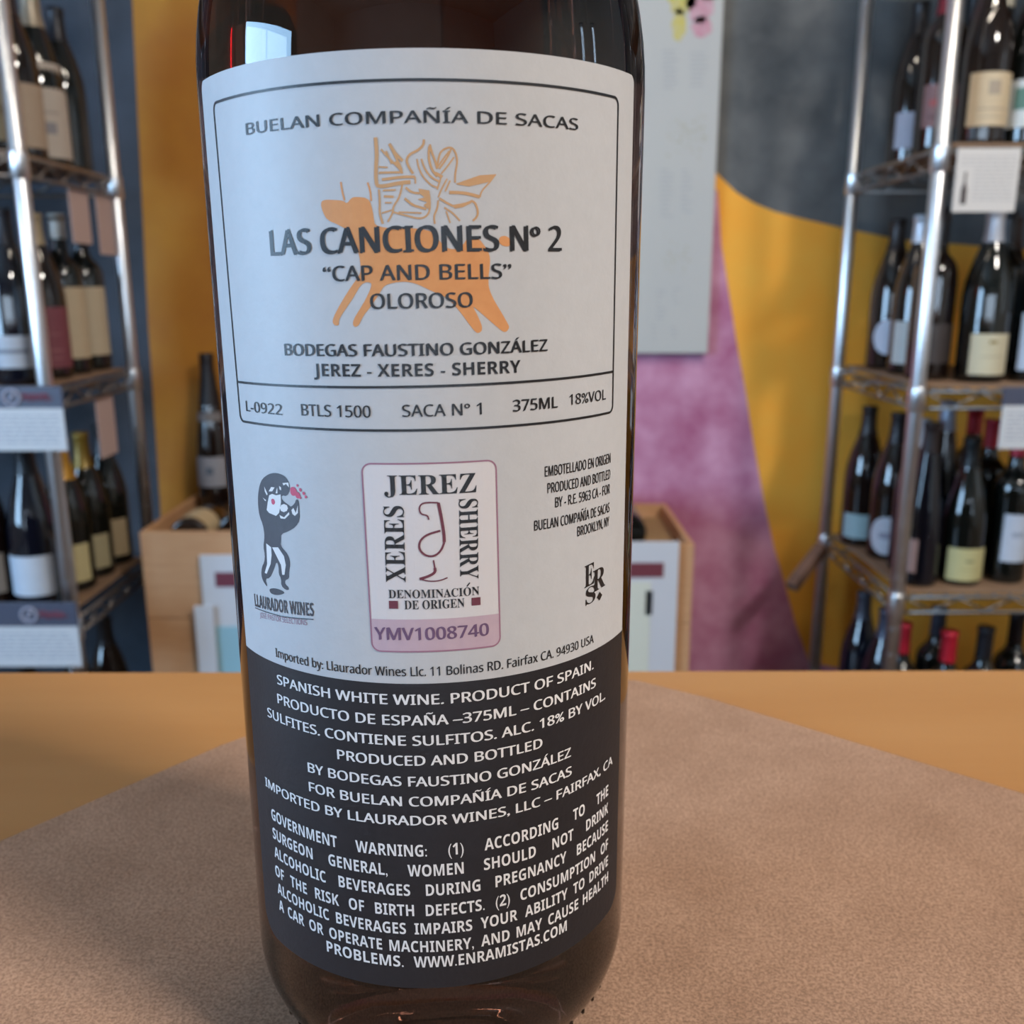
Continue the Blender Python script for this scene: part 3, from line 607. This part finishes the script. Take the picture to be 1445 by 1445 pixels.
RZ = [Z(203, RF), Z(545, RF), Z(836, RF)]; RZ.append(RZ[2] - 0.40); RZ.insert(0, RZ[0] + 0.42)
LZ = [Z(209, LF), Z(545, LF), Z(868, LF)]; LZ.append(LZ[2] - 0.40); LZ.insert(0, LZ[0] + 0.42)
rack(RX0, RX1, RF, RBK, RZ, 'chrome wire wine rack standing before the amber and charcoal wall')
rack(LX0, LX1, LF, LBK, LZ, 'chrome wire wine rack standing before the slate blue wall')

# ------------------------------------------------------------------ wine bottles: one mesh per kind, shared
KIND = {  # profile of glass (r, z), body radius, capsule (r, z) profile
    'burgundy': [(0, .004), (.03, .002), (.037, 0), (.0405, .004), (.041, .012), (.041, .13), (.0405, .15), (.038, .172), (.032, .198), (.024, .222), (.0175, .240), (.0152, .255), (.0145, .27), (.0145, .287), (.0155, .289), (.0155, .294), (0, .295)],
    'bordeaux': [(0, .004), (.028, .002), (.034, 0), (.037, .004), (.0375, .012), (.0378, .17), (.0375, .185), (.0355, .198), (.030, .209), (.022, .218), (.017, .226), (.0148, .238), (.0143, .26), (.0143, .29), (.0153, .292), (.0153, .299), (0, .30)],
    'flute': [(0, .004), (.028, .002), (.034, 0), (.0375, .004), (.038, .012), (.038, .10), (.0375, .125), (.0345, .16), (.029, .20), (.023, .24), (.018, .275), (.0152, .30), (.0145, .325), (.0155, .328), (.0155, .334), (0, .335)],
    'sparkling': [(0, .004), (.034, .002), (.041, 0), (.0445, .005), (.0448, .014), (.0448, .12), (.044, .145), (.040, .175), (.032, .208), (.023, .238), (.018, .258), (.0165, .275), (.0163, .298), (.0175, .30), (.0175, .308), (0, .31)],
}
BODYR = {'burgundy': .041, 'bordeaux': .0378, 'flute': .038, 'sparkling': .0448}
BH = {'burgundy': .295, 'bordeaux': .30, 'flute': .335, 'sparkling': .31}
GL = {'green': mat('green_black_glass', (14, 17, 15), 0.06, spec=0.7), 'brown': mat('brown_black_glass', (26, 17, 14), 0.06, spec=0.7), 'blue': mat('blue_black_glass', (14, 17, 28), 0.06, spec=0.7)}
_mesh = {}
def glass_mesh(kind, g):
    k = (kind, g)
    if k not in _mesh:
        o = obj('tmp', add_lathe(bmesh.new(), KIND[kind], 28), GL[g]); _mesh[k] = o.data; bpy.data.objects.remove(o)
    return _mesh[k]
def rad_at(kind, z):
    P = KIND[kind]
    for (r0, z0_), (r1, z1_) in zip(P[3:], P[4:]):
        if z0_ <= z <= z1_: return r0 + (r1 - r0) * (z - z0_) / max(1e-6, z1_ - z0_)
    return P[-2][0]
def capsule_mesh(kind, rgb, length):
    k = ('cap', kind, rgb, length)
    if k not in _mesh:
        H = BH[kind]; P = [(rad_at(kind, H - length + length * i / 6) + 0.0006, H - length + length * i / 6) for i in range(6)] + [(.016 if kind != 'sparkling' else .018, H - 0.008), (.016 if kind != 'sparkling' else .018, H + 0.0005), (0, H + 0.001)]
        o = obj('tmp', add_lathe(bmesh.new(), P, 20), mat('foil_%d_%d_%d' % rgb, rgb, 0.35, metal=0.3)); _mesh[k] = o.data; bpy.data.objects.remove(o)
    return _mesh[k]
def label_mesh(kind, rgb, z0_, z1_, half, shape='rect', off=0.0007):
    k = ('lab', kind, rgb, z0_, z1_, half, shape, off)
    if k not in _mesh:
        bm = bmesh.new(); n = 14; cols = []
        for i in range(n + 1):
            a = math.radians(-half + 2 * half * i / n); t = -1 + 2 * i / n
            if shape == 'round': h = (z1_ - z0_) / 2 * math.sqrt(max(0.02, 1 - t * t)); lo, hi = (z0_ + z1_) / 2 - h, (z0_ + z1_) / 2 + h
            else: lo, hi = z0_, z1_
            col = []
            for j in range(4):
                z = lo + (hi - lo) * j / 3; r = rad_at(kind, z) + off
                col.append(bm.verts.new((r * math.sin(a), -r * math.cos(a), z)))
            cols.append(col)
        for A, B in zip(cols, cols[1:]):
            for j in range(3): bm.faces.new((A[j], B[j], B[j + 1], A[j + 1])).smooth = True
        o = obj('tmp', bm, mat('label_%d_%d_%d' % rgb, rgb, 0.6, noise=(60, tuple(max(0, c - 10) for c in rgb), 0.3))); _mesh[k] = o.data; bpy.data.objects.remove(o)
    return _mesh[k]
def wine(kind, x, y, z, label, group, g='green', cap=None, caplen=0.06, lab=None, zr=(0.03, 0.10), half=62, shape='rect', turn=0, marks=(), strip=None, scale=1.0, name='wine_bottle'):
    t = empty(name, (x, y, z), label, 'bottle', group, math.radians(turn)); t.scale = (scale,) * 3
    obj('glass_body', glass_mesh(kind, g), None, t)
    if cap: obj('capsule', capsule_mesh(kind, cap, caplen), None, t)
    if lab:
        L = obj('label', label_mesh(kind, lab, zr[0], zr[1], half, shape), None, t)
        for mz0, mz1, mh, mc in marks: obj('label_print', label_mesh(kind, mc, mz0, mz1, mh, 'rect', 0.0012), None, L)
    if strip: obj('neck_label', label_mesh(kind, strip, 0.205, 0.222, 70), None, t)
    return t
GR1, GR2, GR3, GR4 = 'bottles on the top seen shelf of the right rack', 'bottles on the second shelf of the right rack', 'bottles on the third shelf of the right rack', 'bottles on the lowest shelf of the right rack'
z1, z2, z3, z4 = [v + 0.0005 for v in RZ[1:]]
# right rack, first shelf in view
wine('burgundy', .782, 1.975, z1, 'dark bottle with pale narrow label, deepest on the upper shelf of the right rack', GR1, 'brown', (30, 26, 28), lab=(178, 178, 192), zr=(.03, .095), half=50, turn=-12)
wine('bordeaux', .790, 1.868, z1, 'dark wine bottle with lilac white label between the two left posts, right rack upper shelf', GR1, 'brown', (28, 24, 26), lab=(190, 188, 202), zr=(.03, .105), half=52, turn=-12, marks=((.05, .056, 30, (150, 148, 165)),))
wine('bordeaux', .752, 1.785, z1, 'bottle with wine red capsule and brick red label, right rack upper shelf', GR1, 'brown', (120, 30, 44), .075, lab=(120, 88, 88), zr=(.04, .11), half=62, marks=((.075, .085, 45, (150, 70, 70)), (.055, .06, 45, (90, 60, 62))))
_x = X(1385, 150, 1.71)
wine('burgundy', _x, 1.71, z1, 'wine bottle with large cream label and faint grey crest above the hanging card', GR1, 'brown', (40, 34, 34), lab=(206, 188, 158), zr=(.03, .113), half=55, marks=((.078, .100, 14, (168, 154, 136)), (.055, .058, 34, (176, 160, 138)), (.043, .045, 30, (176, 160, 138))))
wine('burgundy', X(1449, 150, 1.72), 1.72, z1, 'wine bottle with green and white label at the right picture edge', GR1, 'green', (34, 40, 36), lab=(206, 210, 208), zr=(.03, .105), half=60, turn=-10, marks=((.058, .092, 45, (92, 126, 112)),))
wine('bordeaux', X(1418, 20, 1.84), 1.84, z1, 'wine bottle with cream capsule behind the crest label bottle', GR1, 'green', (180, 170, 150), .05, lab=(196, 190, 178))
wine('bordeaux', .875, 1.955, z1, 'dark unlabelled looking wine bottle behind the right rack front post', GR1, 'green', (26, 24, 26))
wine('burgundy', X(1475, 60, 1.86), 1.86, z1, 'dark capped bottle at the right edge behind the green label bottle', GR1, 'green', (26, 24, 26))
# second shelf
wine('burgundy', .776, 1.975, z2, 'dark bottle with round white label, deepest at the open end of the middle right shelf', GR2, 'brown', (34, 26, 26), lab=(206, 210, 224), zr=(.03, .10), half=42, shape='round', turn=-22)
wine('burgundy', .778, 1.865, z2, 'bottle with shiny white capsule and wide white label between the left posts, middle right shelf', GR2, 'brown', (206, 208, 216), .05, lab=(204, 204, 200), zr=(.02, .10), half=60, turn=-14, marks=((.065, .085, 20, (150, 152, 165)),))
wine('bordeaux', .860, 1.965, z2, 'dark capped bottle showing its neck just right of the white capsule', GR2, 'green', (54, 56, 64))
wine('bordeaux', .764, 1.754, z2, 'dark bottle half hidden by the right rack front post, middle shelf', GR2, 'brown', (40, 36, 38), lab=(60, 52, 50), zr=(.03, .1))
wine('burgundy', X(1386, 480, 1.71), 1.71, z2, 'burgundy style bottle with silver capsule and plain cream label under the hanging card', GR2, 'green', (176, 178, 186), .055, lab=(204, 196, 168), zr=(.014, .085), half=52, marks=((.068, .074, 10, (150, 132, 90)), (.045, .047, 26, (176, 166, 140))))
s5 = wine('bordeaux', X(1414, 400, 1.83), 1.83, z2, 'dark bottle with a white paper neck tag, middle right shelf', GR2, 'green', (30, 30, 34))
wine('bordeaux', X(1457, 480, 1.72), 1.72, z2, 'bottle with bluish white label at the right edge, middle shelf', GR2, 'green', (30, 34, 50), lab=(196, 208, 226), zr=(.02, .12), half=60)
wine('burgundy', X(1430, 330, 1.94), 1.94, z2, 'dark brown capped bottle at the back of the middle right shelf', GR2, 'brown', (58, 38, 28))
bm = bmesh.new(); add_box(bm, (-.014, -.0004, 0), (.014, .0004, .055)); 
nt_ = obj('neck_tag', bm, mat('white_tag', (214, 214, 206), 0.6), s5, (-.004, -.024, .188)); nt_.rotation_euler = (math.radians(-14), 0, math.radians(12)); nt_['label'] = 'white paper neck tag'
# third shelf
wine('burgundy', .752, 1.975, z3, 'brown bottle with pale cyan label, deepest on the lower right shelf', GR3, 'brown', (34, 26, 26), lab=(160, 184, 188), zr=(.018, .07), half=52, turn=-22)
wine('burgundy', .772, 1.872, z3, 'brown bottle with white round label between the posts, lower right shelf', GR3, 'brown', (34, 28, 30), lab=(196, 196, 204), zr=(.012, .09), half=48, shape='round', turn=-28, marks=((.045, .058, 20, (150, 146, 160)),))
wine('burgundy', .783, 1.786, z3, 'bottle with glossy white capsule and no visible label, lower right shelf beside the post', GR3, 'blue', (206, 206, 212), .052)
wine('flute', X(1304, 700, 1.70), 1.695, z3, 'slim dark bottle with thin pink label edge, lower right shelf just right of the post', GR3, 'blue', (44, 36, 38), lab=(186, 166, 172), zr=(.03, .10), half=20, turn=-50, scale=.9)
wine('flute', X(1336, 600, 1.83), 1.83, z3, 'tall bottle with silver blue capsule, lower right shelf', GR3, 'blue', (150, 156, 172), .06, scale=.97)
wine('sparkling', X(1354, 790, 1.705), 1.705, z3, 'wide bottle with pale yellow label at its foot, lower right shelf', GR3, 'green', (20, 22, 24), lab=(196, 190, 140), zr=(.012, .082), half=58, marks=((.052, .058, 12, (150, 146, 110)), (.036, .038, 22, (168, 162, 118))), scale=.88)
wine('bordeaux', X(1375, 605, 1.90), 1.90, z3, 'bottle with short red capsule farthest back of the red capped ones', GR3, 'green', (176, 44, 62), .05)
wine('bordeaux', X(1397, 640, 1.805), 1.805, z3, 'bottle with tall red capsule, middle one of the red capped bottles', GR3, 'green', (182, 48, 64), .055, scale=.97)
wine('bordeaux', X(1424, 740, 1.715), 1.715, z3, 'red capped bottle with tall bluish white label beneath the dark headed price card', GR3, 'green', (182, 44, 62), .05, lab=(192, 202, 218), zr=(.045, .14), half=42, marks=((.095, .105, 18, (160, 170, 190)),), scale=.95)
# lowest shelf: only shoulders and capsules show over the counter
for i, (px_, py_, Yv, capc, lb) in enumerate([(1274, 900, 1.745, (184, 34, 54), 'red capped bottle nearest the post on the lowest right shelf'), (1337, 925, 1.70, (196, 34, 54), 'red capped bottle second from the post on the lowest right shelf, just over the counter'),
        (1322, 900, 1.84, (60, 62, 74), 'grey blue capped bottle between the two low red capsules'), (1390, 905, 1.72, (30, 30, 36), 'black capped bottle on the lowest right shelf'), (1432, 905, 1.80, (32, 26, 30), 'dark capped bottle on the lowest shelf at the right picture edge')]):
    wine('bordeaux', X(px_, py_, Yv), Yv, z4, lb, GR4, 'green', capc, .06)
wine('burgundy', .772, 1.84, z4, 'dark bottle between the posts on the lowest right shelf', GR4, 'blue', (70, 74, 90))
wine('burgundy', .766, 1.95, z4, 'dark bottle deepest on the lowest right shelf', GR4, 'blue', (66, 66, 76))

# left rack
HL1, HL2, HL3, HL4 = 'bottles on the top seen shelf of the left rack', 'bottles on the second shelf of the left rack', 'bottles on the third shelf of the left rack', 'bottles on the lowest shelf of the left rack'
z1, z2, z3, z4 = [v + 0.0005 for v in LZ[1:]]
wine('bordeaux', -.868, 1.695, z1, 'dark bottle with olive beige label nearest the left rack front post, upper shelf', HL1, 'brown', (40, 30, 34), lab=(168, 154, 126), zr=(.02, .13), half=82, turn=30, marks=((.06, .075, 40, (142, 128, 102)),))
wine('burgundy', -.868, 1.785, z1, 'dark bottle with beige and red edged label, second from the left rack post', HL1, 'brown', (44, 34, 38), lab=(172, 154, 136), zr=(.02, .125), half=82, turn=25, marks=((.03, .10, 8, (120, 60, 60)),))
wine('sparkling', -.872, 1.880, z1, 'bottle with very tall cream grey label and cream capsule, upper left shelf', HL1, 'green', (158, 146, 128), .07, lab=(188, 178, 168), zr=(.014, .178), half=84, turn=25, marks=((.09, .094, 40, (160, 148, 140)), (.055, .075, 30, (138, 136, 142))))
wine('burgundy', -.866, 1.966, z1, 'dark bottle at the back corner of the upper left shelf', HL1, 'green', (30, 30, 36))
wine('burgundy', -.962, 1.70, z1, 'dark bottle left of the left rack post on the upper shelf', HL1, 'blue', (26, 26, 34))
wine('burgundy', -.868, 1.79, z2, 'bottle with beige capsule and burgundy label, middle left shelf', HL2, 'brown', (166, 150, 122), .055, lab=(122, 66, 78), zr=(.02, .13), half=78, turn=20, marks=((.05, .054, 45, (150, 100, 106)), (.036, .039, 45, (150, 100, 106)), (.08, .083, 45, (140, 90, 96))))
wine('bordeaux', -.868, 1.882, z2, 'bottle with bright silver capsule and tall cream label, middle left shelf', HL2, 'green', (196, 196, 190), .045, lab=(190, 174, 148), zr=(.03, .165), half=78, turn=20)
wine('bordeaux', -.866, 1.970, z2, 'dark capped bottle with cream label at the back of the middle left shelf', HL2, 'green', (34, 36, 44), .06, lab=(190, 176, 152), zr=(.03, .165), half=78, turn=20)
wine('burgundy', X(22, 470, 1.68), 1.68, z2, 'dark bottle with grey white label left of the post above the price card', HL2, 'blue', (26, 28, 38), lab=(186, 192, 202), zr=(.03, .085), half=60, turn=12, marks=((.055, .062, 40, (120, 124, 136)),))
wine('bordeaux', -.985, 1.69, z2, 'dark bottle at the left picture edge above the price card', HL2, 'blue', (30, 30, 40))
wine('burgundy', -.958, 1.79, z2, 'dark bottle directly behind the left rack post, middle shelf', HL2, 'green', (120, 120, 118))
wine('burgundy', -.868, 1.79, z3, 'bottle with mustard capsule and cream label nearest the post, lower left shelf', HL3, 'green', (176, 128, 40), .075, lab=(196, 184, 140), zr=(.02, .095), half=60, turn=14)
wine('burgundy', -.868, 1.882, z3, 'bottle with olive yellow capsule, second along the lower left shelf', HL3, 'green', (134, 108, 40), .07, lab=(170, 160, 128), zr=(.02, .09), half=60, turn=14)
wine('burgundy', -.866, 1.972, z3, 'black capped bottle with buff label farthest back, lower left shelf', HL3, 'green', (26, 28, 34), .06, lab=(164, 146, 116), zr=(.02, .10), half=60, turn=14)
wine('sparkling', X(54, 800, 1.685), 1.685, z3, 'wide dark bottle with plain white label between the two price cards', HL3, 'blue', (22, 24, 30), lab=(204, 212, 224), zr=(.03, .105), half=58, turn=4)
wine('burgundy', X(-14, 800, 1.69), 1.69, z3, 'dark bottle with grey label cut by the left picture edge', HL3, 'brown', (22, 24, 30), lab=(150, 146, 142), zr=(.03, .105), half=60, turn=4)
for px_, py_, Yv, lb in ((105, 900, 1.80, 'dark bottle just behind the post on the lowest left shelf'), (150, 900, 1.90, 'dark bottle farther back on the lowest left shelf'), (40, 960, 1.70, 'dark bottle under the lower left price card')):
    wine('burgundy', min(-.87, X(px_, py_, Yv)), Yv, z4, lb, HL4, 'brown', (28, 24, 26))

# ------------------------------------------------------------------ cards on the racks
m_card = mat('white_card', (208, 210, 212), 0.6, noise=(30, (198, 202, 208), 0.2))
m_holder = mat('grey_holder', (74, 78, 96), 0.4)
m_grey = mat('grey_print', (150, 156, 172), 0.7)
m_logow = mat('pale_logo_print', (170, 172, 190), 0.6)
m_logor = mat('maroon_logo_print', (138, 72, 92), 0.6)
def scribble(cx, cz, w_, h_, seed):
    """looping script-like strokes, too small in the picture to read"""
    rr_ = random.Random(seed); bm = bmesh.new(); P = []
    for i in range(24):
        t = i / 23; P.append(Vector((cx - w_ / 2 + w_ * t + .004 * math.cos(i * 1.9), 0, cz + h_ * .45 * math.sin(i * 1.9) * rr_.uniform(.5, 1))))
    for a, b in zip(P, P[1:]): add_tube(bm, a, b, .0011, 5)
    return bm
def price_card(px0_, px1_, y0_, y1_, y2_, label, Y, seed, logo=True):
    a = at(px1_, y0_, Y); b = at(px1_, y1_, Y); c = at(px1_, y2_, Y); l = X(px0_, y1_, Y)
    t = empty('price_card', ((l + b.x) / 2, Y, c.z), label, 'price card', 'price cards on the rack shelf edges')
    hw = (b.x - l) / 2; h1 = b.z - c.z; h0 = a.z - c.z
    obj('holder', box((-hw, 0.001, h1 - .004), (hw, 0.006, h0), .001), m_holder, t)
    cd = obj('card', box((-hw, -.0015, 0), (hw, .0005, h1), .0003), m_card, t)
    if logo:
        bm = bmesh.new(); lx = hw - .085 if hw > .06 else -hw + .02; zz = (h1 + h0) / 2
        for i in range(18):
            p = [Vector((lx + .014 * math.cos(2 * PI * k / 18), .0, zz + .013 * math.sin(2 * PI * k / 18))) for k in (i, i + 1)]; add_tube(bm, p[0], p[1], .0024, 6)
        add_tube(bm, (lx - .004, 0, zz - .005), (lx + .005, 0, zz + .006), .003, 6)
        obj('round_logo', bm, m_logow, t)
        obj('script_logo', scribble(lx + .042, zz, .045, .02, seed), m_logor, t)
    rr_ = random.Random(seed); bm = bmesh.new(); z = h1 - .014
    while z > .01:
        x = -hw + .01
        while x < hw - .016:
            l_ = rr_.uniform(.008, .024); add_box(bm, (x, -.0019, z), (min(x + l_, hw - .008), -.0014, z + .0016)); x += l_ + .004
        z -= .0075
    tl = obj('text_lines', bm, m_grey, cd); tl['kind'] = 'stuff'
    return t
price_card(-60, 89, 545, 576, 636, 'white price card under a grey holder on the middle shelf of the left rack', LF - .027, 1)
price_card(-60, 110, 851, 884, 940, 'white price card under a grey holder on the lower shelf of the left rack', LF - .027, 2)
price_card(1415, 1560, 546, 572, 633, 'white price card under a dark holder on the middle shelf of the right rack', RF - .027, 3)
# info card with a printed bottle
a = at(1352, 209, RF - .027); b = at(1431, 299, RF - .027)
ic = empty('info_card', ((a.x + b.x) / 2, RF - .027, b.z), 'white information card with printed bottle and fine text hanging from the upper right shelf', 'card')
W_, H_ = (b.x - a.x) / 2, a.z - b.z
obj('card', box((-W_, -.001, 0), (W_, .001, H_), .0004), mat('warm_card', (208, 204, 200), .6), ic)
bm = bmesh.new(); z = H_ - .014; rr = random.Random(9)
while z > .014:
    x = -W_ + (.030 if z < H_ * .68 else .008)
    while x < W_ - .012:
        l_ = rr.uniform(.006, .016); add_box(bm, (x, -.0016, z), (min(x + l_, W_ - .006), -.0009, z + .0013)); x += l_ + .003
    z -= .006
obj('text_lines', bm, mat('soft_grey_print', (176, 174, 174), .7), ic)['kind'] = 'stuff'
P = [(-.0045, .012), (.0045, .012), (.0048, .034), (.0016, .046), (.0016, .062), (-.0016, .062), (-.0016, .046), (-.0048, .034)]
obj('printed_bottle', prism([(x - W_ + .016, z_) for x, z_ in P], -.0016, -.0009), mat('dark_print', (70, 62, 62), .7), ic)
# blush cards hanging from the side of the left rack
for px0_, px1_, y0_, y1_, Yv, lb in ((101, 133, 214, 290, 1.84, 'pink tinted card hanging under the upper left shelf, nearer the front'), (128, 168, 234, 318, 1.955, 'pink tinted card hanging under the upper left shelf by the back post'), (117, 147, 528, 612, 1.86, 'pale card hanging under the middle left shelf above the mustard capsule')):
    p0 = at(px0_, y0_, Yv); p1 = at(px1_, y1_, Yv)
    o = obj('shelf_card', box((-.0009, -.04, p1.z - p0.z), (.0009, .04, 0), .0003), mat('blush_card', (188, 166, 162), .65), None, ((LX1 - .006), Yv, LZ[1] - .044 if y0_ < 400 else LZ[2] - .044))
    tag(o, lb, 'card', 'cards hanging at the left rack end')
# batten at the back corner of the right rack
p0 = at(1160, 772, 2.0); p1 = at(1117, 828, 1.93)
bm = box((-.0125, -.011, 0), (.0125, .011, (p1 - p0).length), .001)
o = obj('wooden_batten', bm, m_dwood, None, p0); o.rotation_euler = (p1 - p0).to_track_quat('Z', 'Y').to_euler()
tag(o, 'short brown wooden batten sticking out at the lower left corner of the right rack', 'batten')

# ------------------------------------------------------------------ wooden wine crates with display cards
CF, CBK = 1.79, 2.142
m_pine = mat('pale_pine', (206, 160, 118), .7, noise=(12, (190, 142, 102), .45, (1, 1, 9)))
st = empty('display_bench', (0, 1.96, 0), 'low dark bench under the wooden wine crates', 'bench')
BT = Z(770, CF) - .33
obj('seat', box((X(190, 800, CF), -.195, BT - .03), (X(985, 800, CF), .18, BT), .003), m_case, st)
for sx in (X(215, 800, CF), X(960, 800, CF)): obj('leg', box((sx - .03, -.15, 0), (sx + .03, .15, BT - .0305), .003), m_case, st)
def crate(pxl, pxr, ytop, label):
    xl, xr = X(pxl, ytop, CF), X(pxr, ytop, CF); top = Z(ytop, CF, (pxl + pxr) / 2)
    t = empty('wine_crate', ((xl + xr) / 2, (CF + CBK) / 2, BT + .0005), label, 'crate', 'pine wine crates on the low bench'); hw = (xr - xl) / 2; hd = (CBK - CF) / 2; H = top - BT; th = .012
    n = 2
    for i in range(n):
        obj('front_board', box((-hw, -hd, H * i / n + (.001 if i else 0)), (hw, -hd + th, H * (i + 1) / n - .001), .0012), m_pine, t)
        obj('back_board', box((-hw, hd - th, H * i / n + (.001 if i else 0)), (hw, hd, H * (i + 1) / n - .001), .0012), m_pine, t)
        for s in (-1, 1): obj('side_board', box((min(s * hw, s * (hw - th)), -hd + th, H * i / n + (.001 if i else 0)), (max(s * hw, s * (hw - th)), hd - th, H * (i + 1) / n - .001), .0012), m_pine, t)
    obj('base_board', box((-hw + th, -hd + th, 0), (hw - th, hd - th, th)), m_pine, t)
    return t, xl, xr, top
c1, c1l, c1r, c1t = crate(196, 583, 750, 'pale pine wine crate left of the sherry bottle, a tall dark bottle rising from it')
c2, c2l, c2r, c2t = crate(596, 980, 768, 'pale pine wine crate right of the sherry bottle against the magenta wall')
# shredded packing straw
m_straw = mat('packing_straw', (170, 140, 96), .8)
STR = Z(745, 1.82) - .050
for xl, xr, lb in ((c1l, c1r, 'packing straw filling the left pine crate'), (c2l, c2r, 'packing straw filling the right pine crate')):
    rr = random.Random(5); bm = bmesh.new(); add_box(bm, (xl + .014, CF + .014, BT + .014), (xr - .014, CBK - .014, STR - .006))
    for i in range(900):
        x, y = rr.uniform(xl + .03, xr - .03), rr.uniform(CF + .03, CBK - .03); a = rr.uniform(0, PI); l_ = rr.uniform(.008, .016)
        dx, dy = l_ * math.cos(a), l_ * math.sin(a); z = STR - .007 + rr.uniform(0, .005); nx, ny = -dy / l_ * .0012, dx / l_ * .0012
        vs = [bm.verts.new(q) for q in ((x - dx + nx, y - dy + ny, z), (x - dx - nx, y - dy - ny, z), (x + dx - nx, y + dy - ny, z + .001), (x + dx + nx, y + dy + ny, z + .001))]; bm.faces.new(vs)
    tag(obj('packing_straw', bm, m_straw), lb, 'straw', kind='stuff')
def lying(px_, py_, Yv, kind, g, lab, label, cap=(30, 28, 30)):
    x = X(px_, py_, Yv); t = wine(kind, x, Yv, STR + BODYR[kind] - .002, label, 'bottles in the pine crates', g, cap, lab=lab, zr=(.02, .11), half=118)
    t.rotation_euler = (math.radians(-90), 0, 0); return t
l1 = lying(264, 740, 1.807, 'burgundy', 'brown', (196, 176, 142), 'bottle lying in the left crate, leftmost, dark base and cream label')
l2 = lying(334, 745, 1.815, 'burgundy', 'brown', (190, 176, 150), 'bottle lying in the left crate half hidden behind the sherry bottle')
l3 = lying(884, 745, 1.815, 'burgundy', 'green', (150, 128, 110), 'dark bottle lying in the right crate beside the sherry bottle')
l1.scale = (.9, .9, .825); l1.location.z -= .003
wine('flute', -.668, 2.088, STR + .0005, 'tall dark bottle with grey white label standing at the back of the left crate', 'bottles in the pine crates', 'brown', (30, 26, 30), .10, lab=(150, 152, 162), zr=(.075, .135), half=58, marks=((.10, .115, 12, (96, 108, 124)),), strip=(120, 118, 122)).scale.z = 1.12
def display(pl, pr, yt, Y, label, parts):
    a = at(pl, yt, Y); b = at(pr, yt, Y); H = a.z - BT
    t = empty('display_card', ((a.x + b.x) / 2, Y, BT + .0005), label, 'card', 'display cards leaning on the crates'); hw = (b.x - a.x) / 2
    obj('board', box((-hw, 0, 0), (hw, .006, H), .001), mat('display_white', (206, 208, 214), .5), t)
    for (p0_, p1_, y0_, y1_, rgb, lb) in parts:
        q0 = at(p0_, y0_, Y); q1 = at(p1_, y1_, Y)
        x0_, x1_ = q0.x - t.location.x, q1.x - t.location.x
        o = obj('printed_panel', box((x0_, -.0012, max(.004, q1.z - BT)), (x1_, .001, q0.z - BT), .0003), mat('print_%d_%d_%d' % rgb, rgb, .55), t); o['label'] = lb
    return t
CY = CF - .0125
# bench is as deep as the crates; the cards stand on its front lip
display(281, 560, 784, CY, 'white display card leaning on the left crate, pale blue lower field', [(303, 545, 808, 828, (112, 52, 66), 'maroon strip'), (303, 545, 884, 1100, (150, 192, 206), 'pale blue field')])
display(640, 959, 766, CY, 'white display card leaning on the right crate, maroon band along its top', [(660, 936, 795, 815, (116, 56, 66), 'maroon band'), (660, 909, 822, 1100, (216, 218, 204), 'cream field'), (911, 920, 834, 868, (60, 66, 76), 'small dark block')])
display(273, 300, 856, CY - .010, 'narrow bluish white card in front of the left display card', [])
bpy.data.objects.remove(_to)
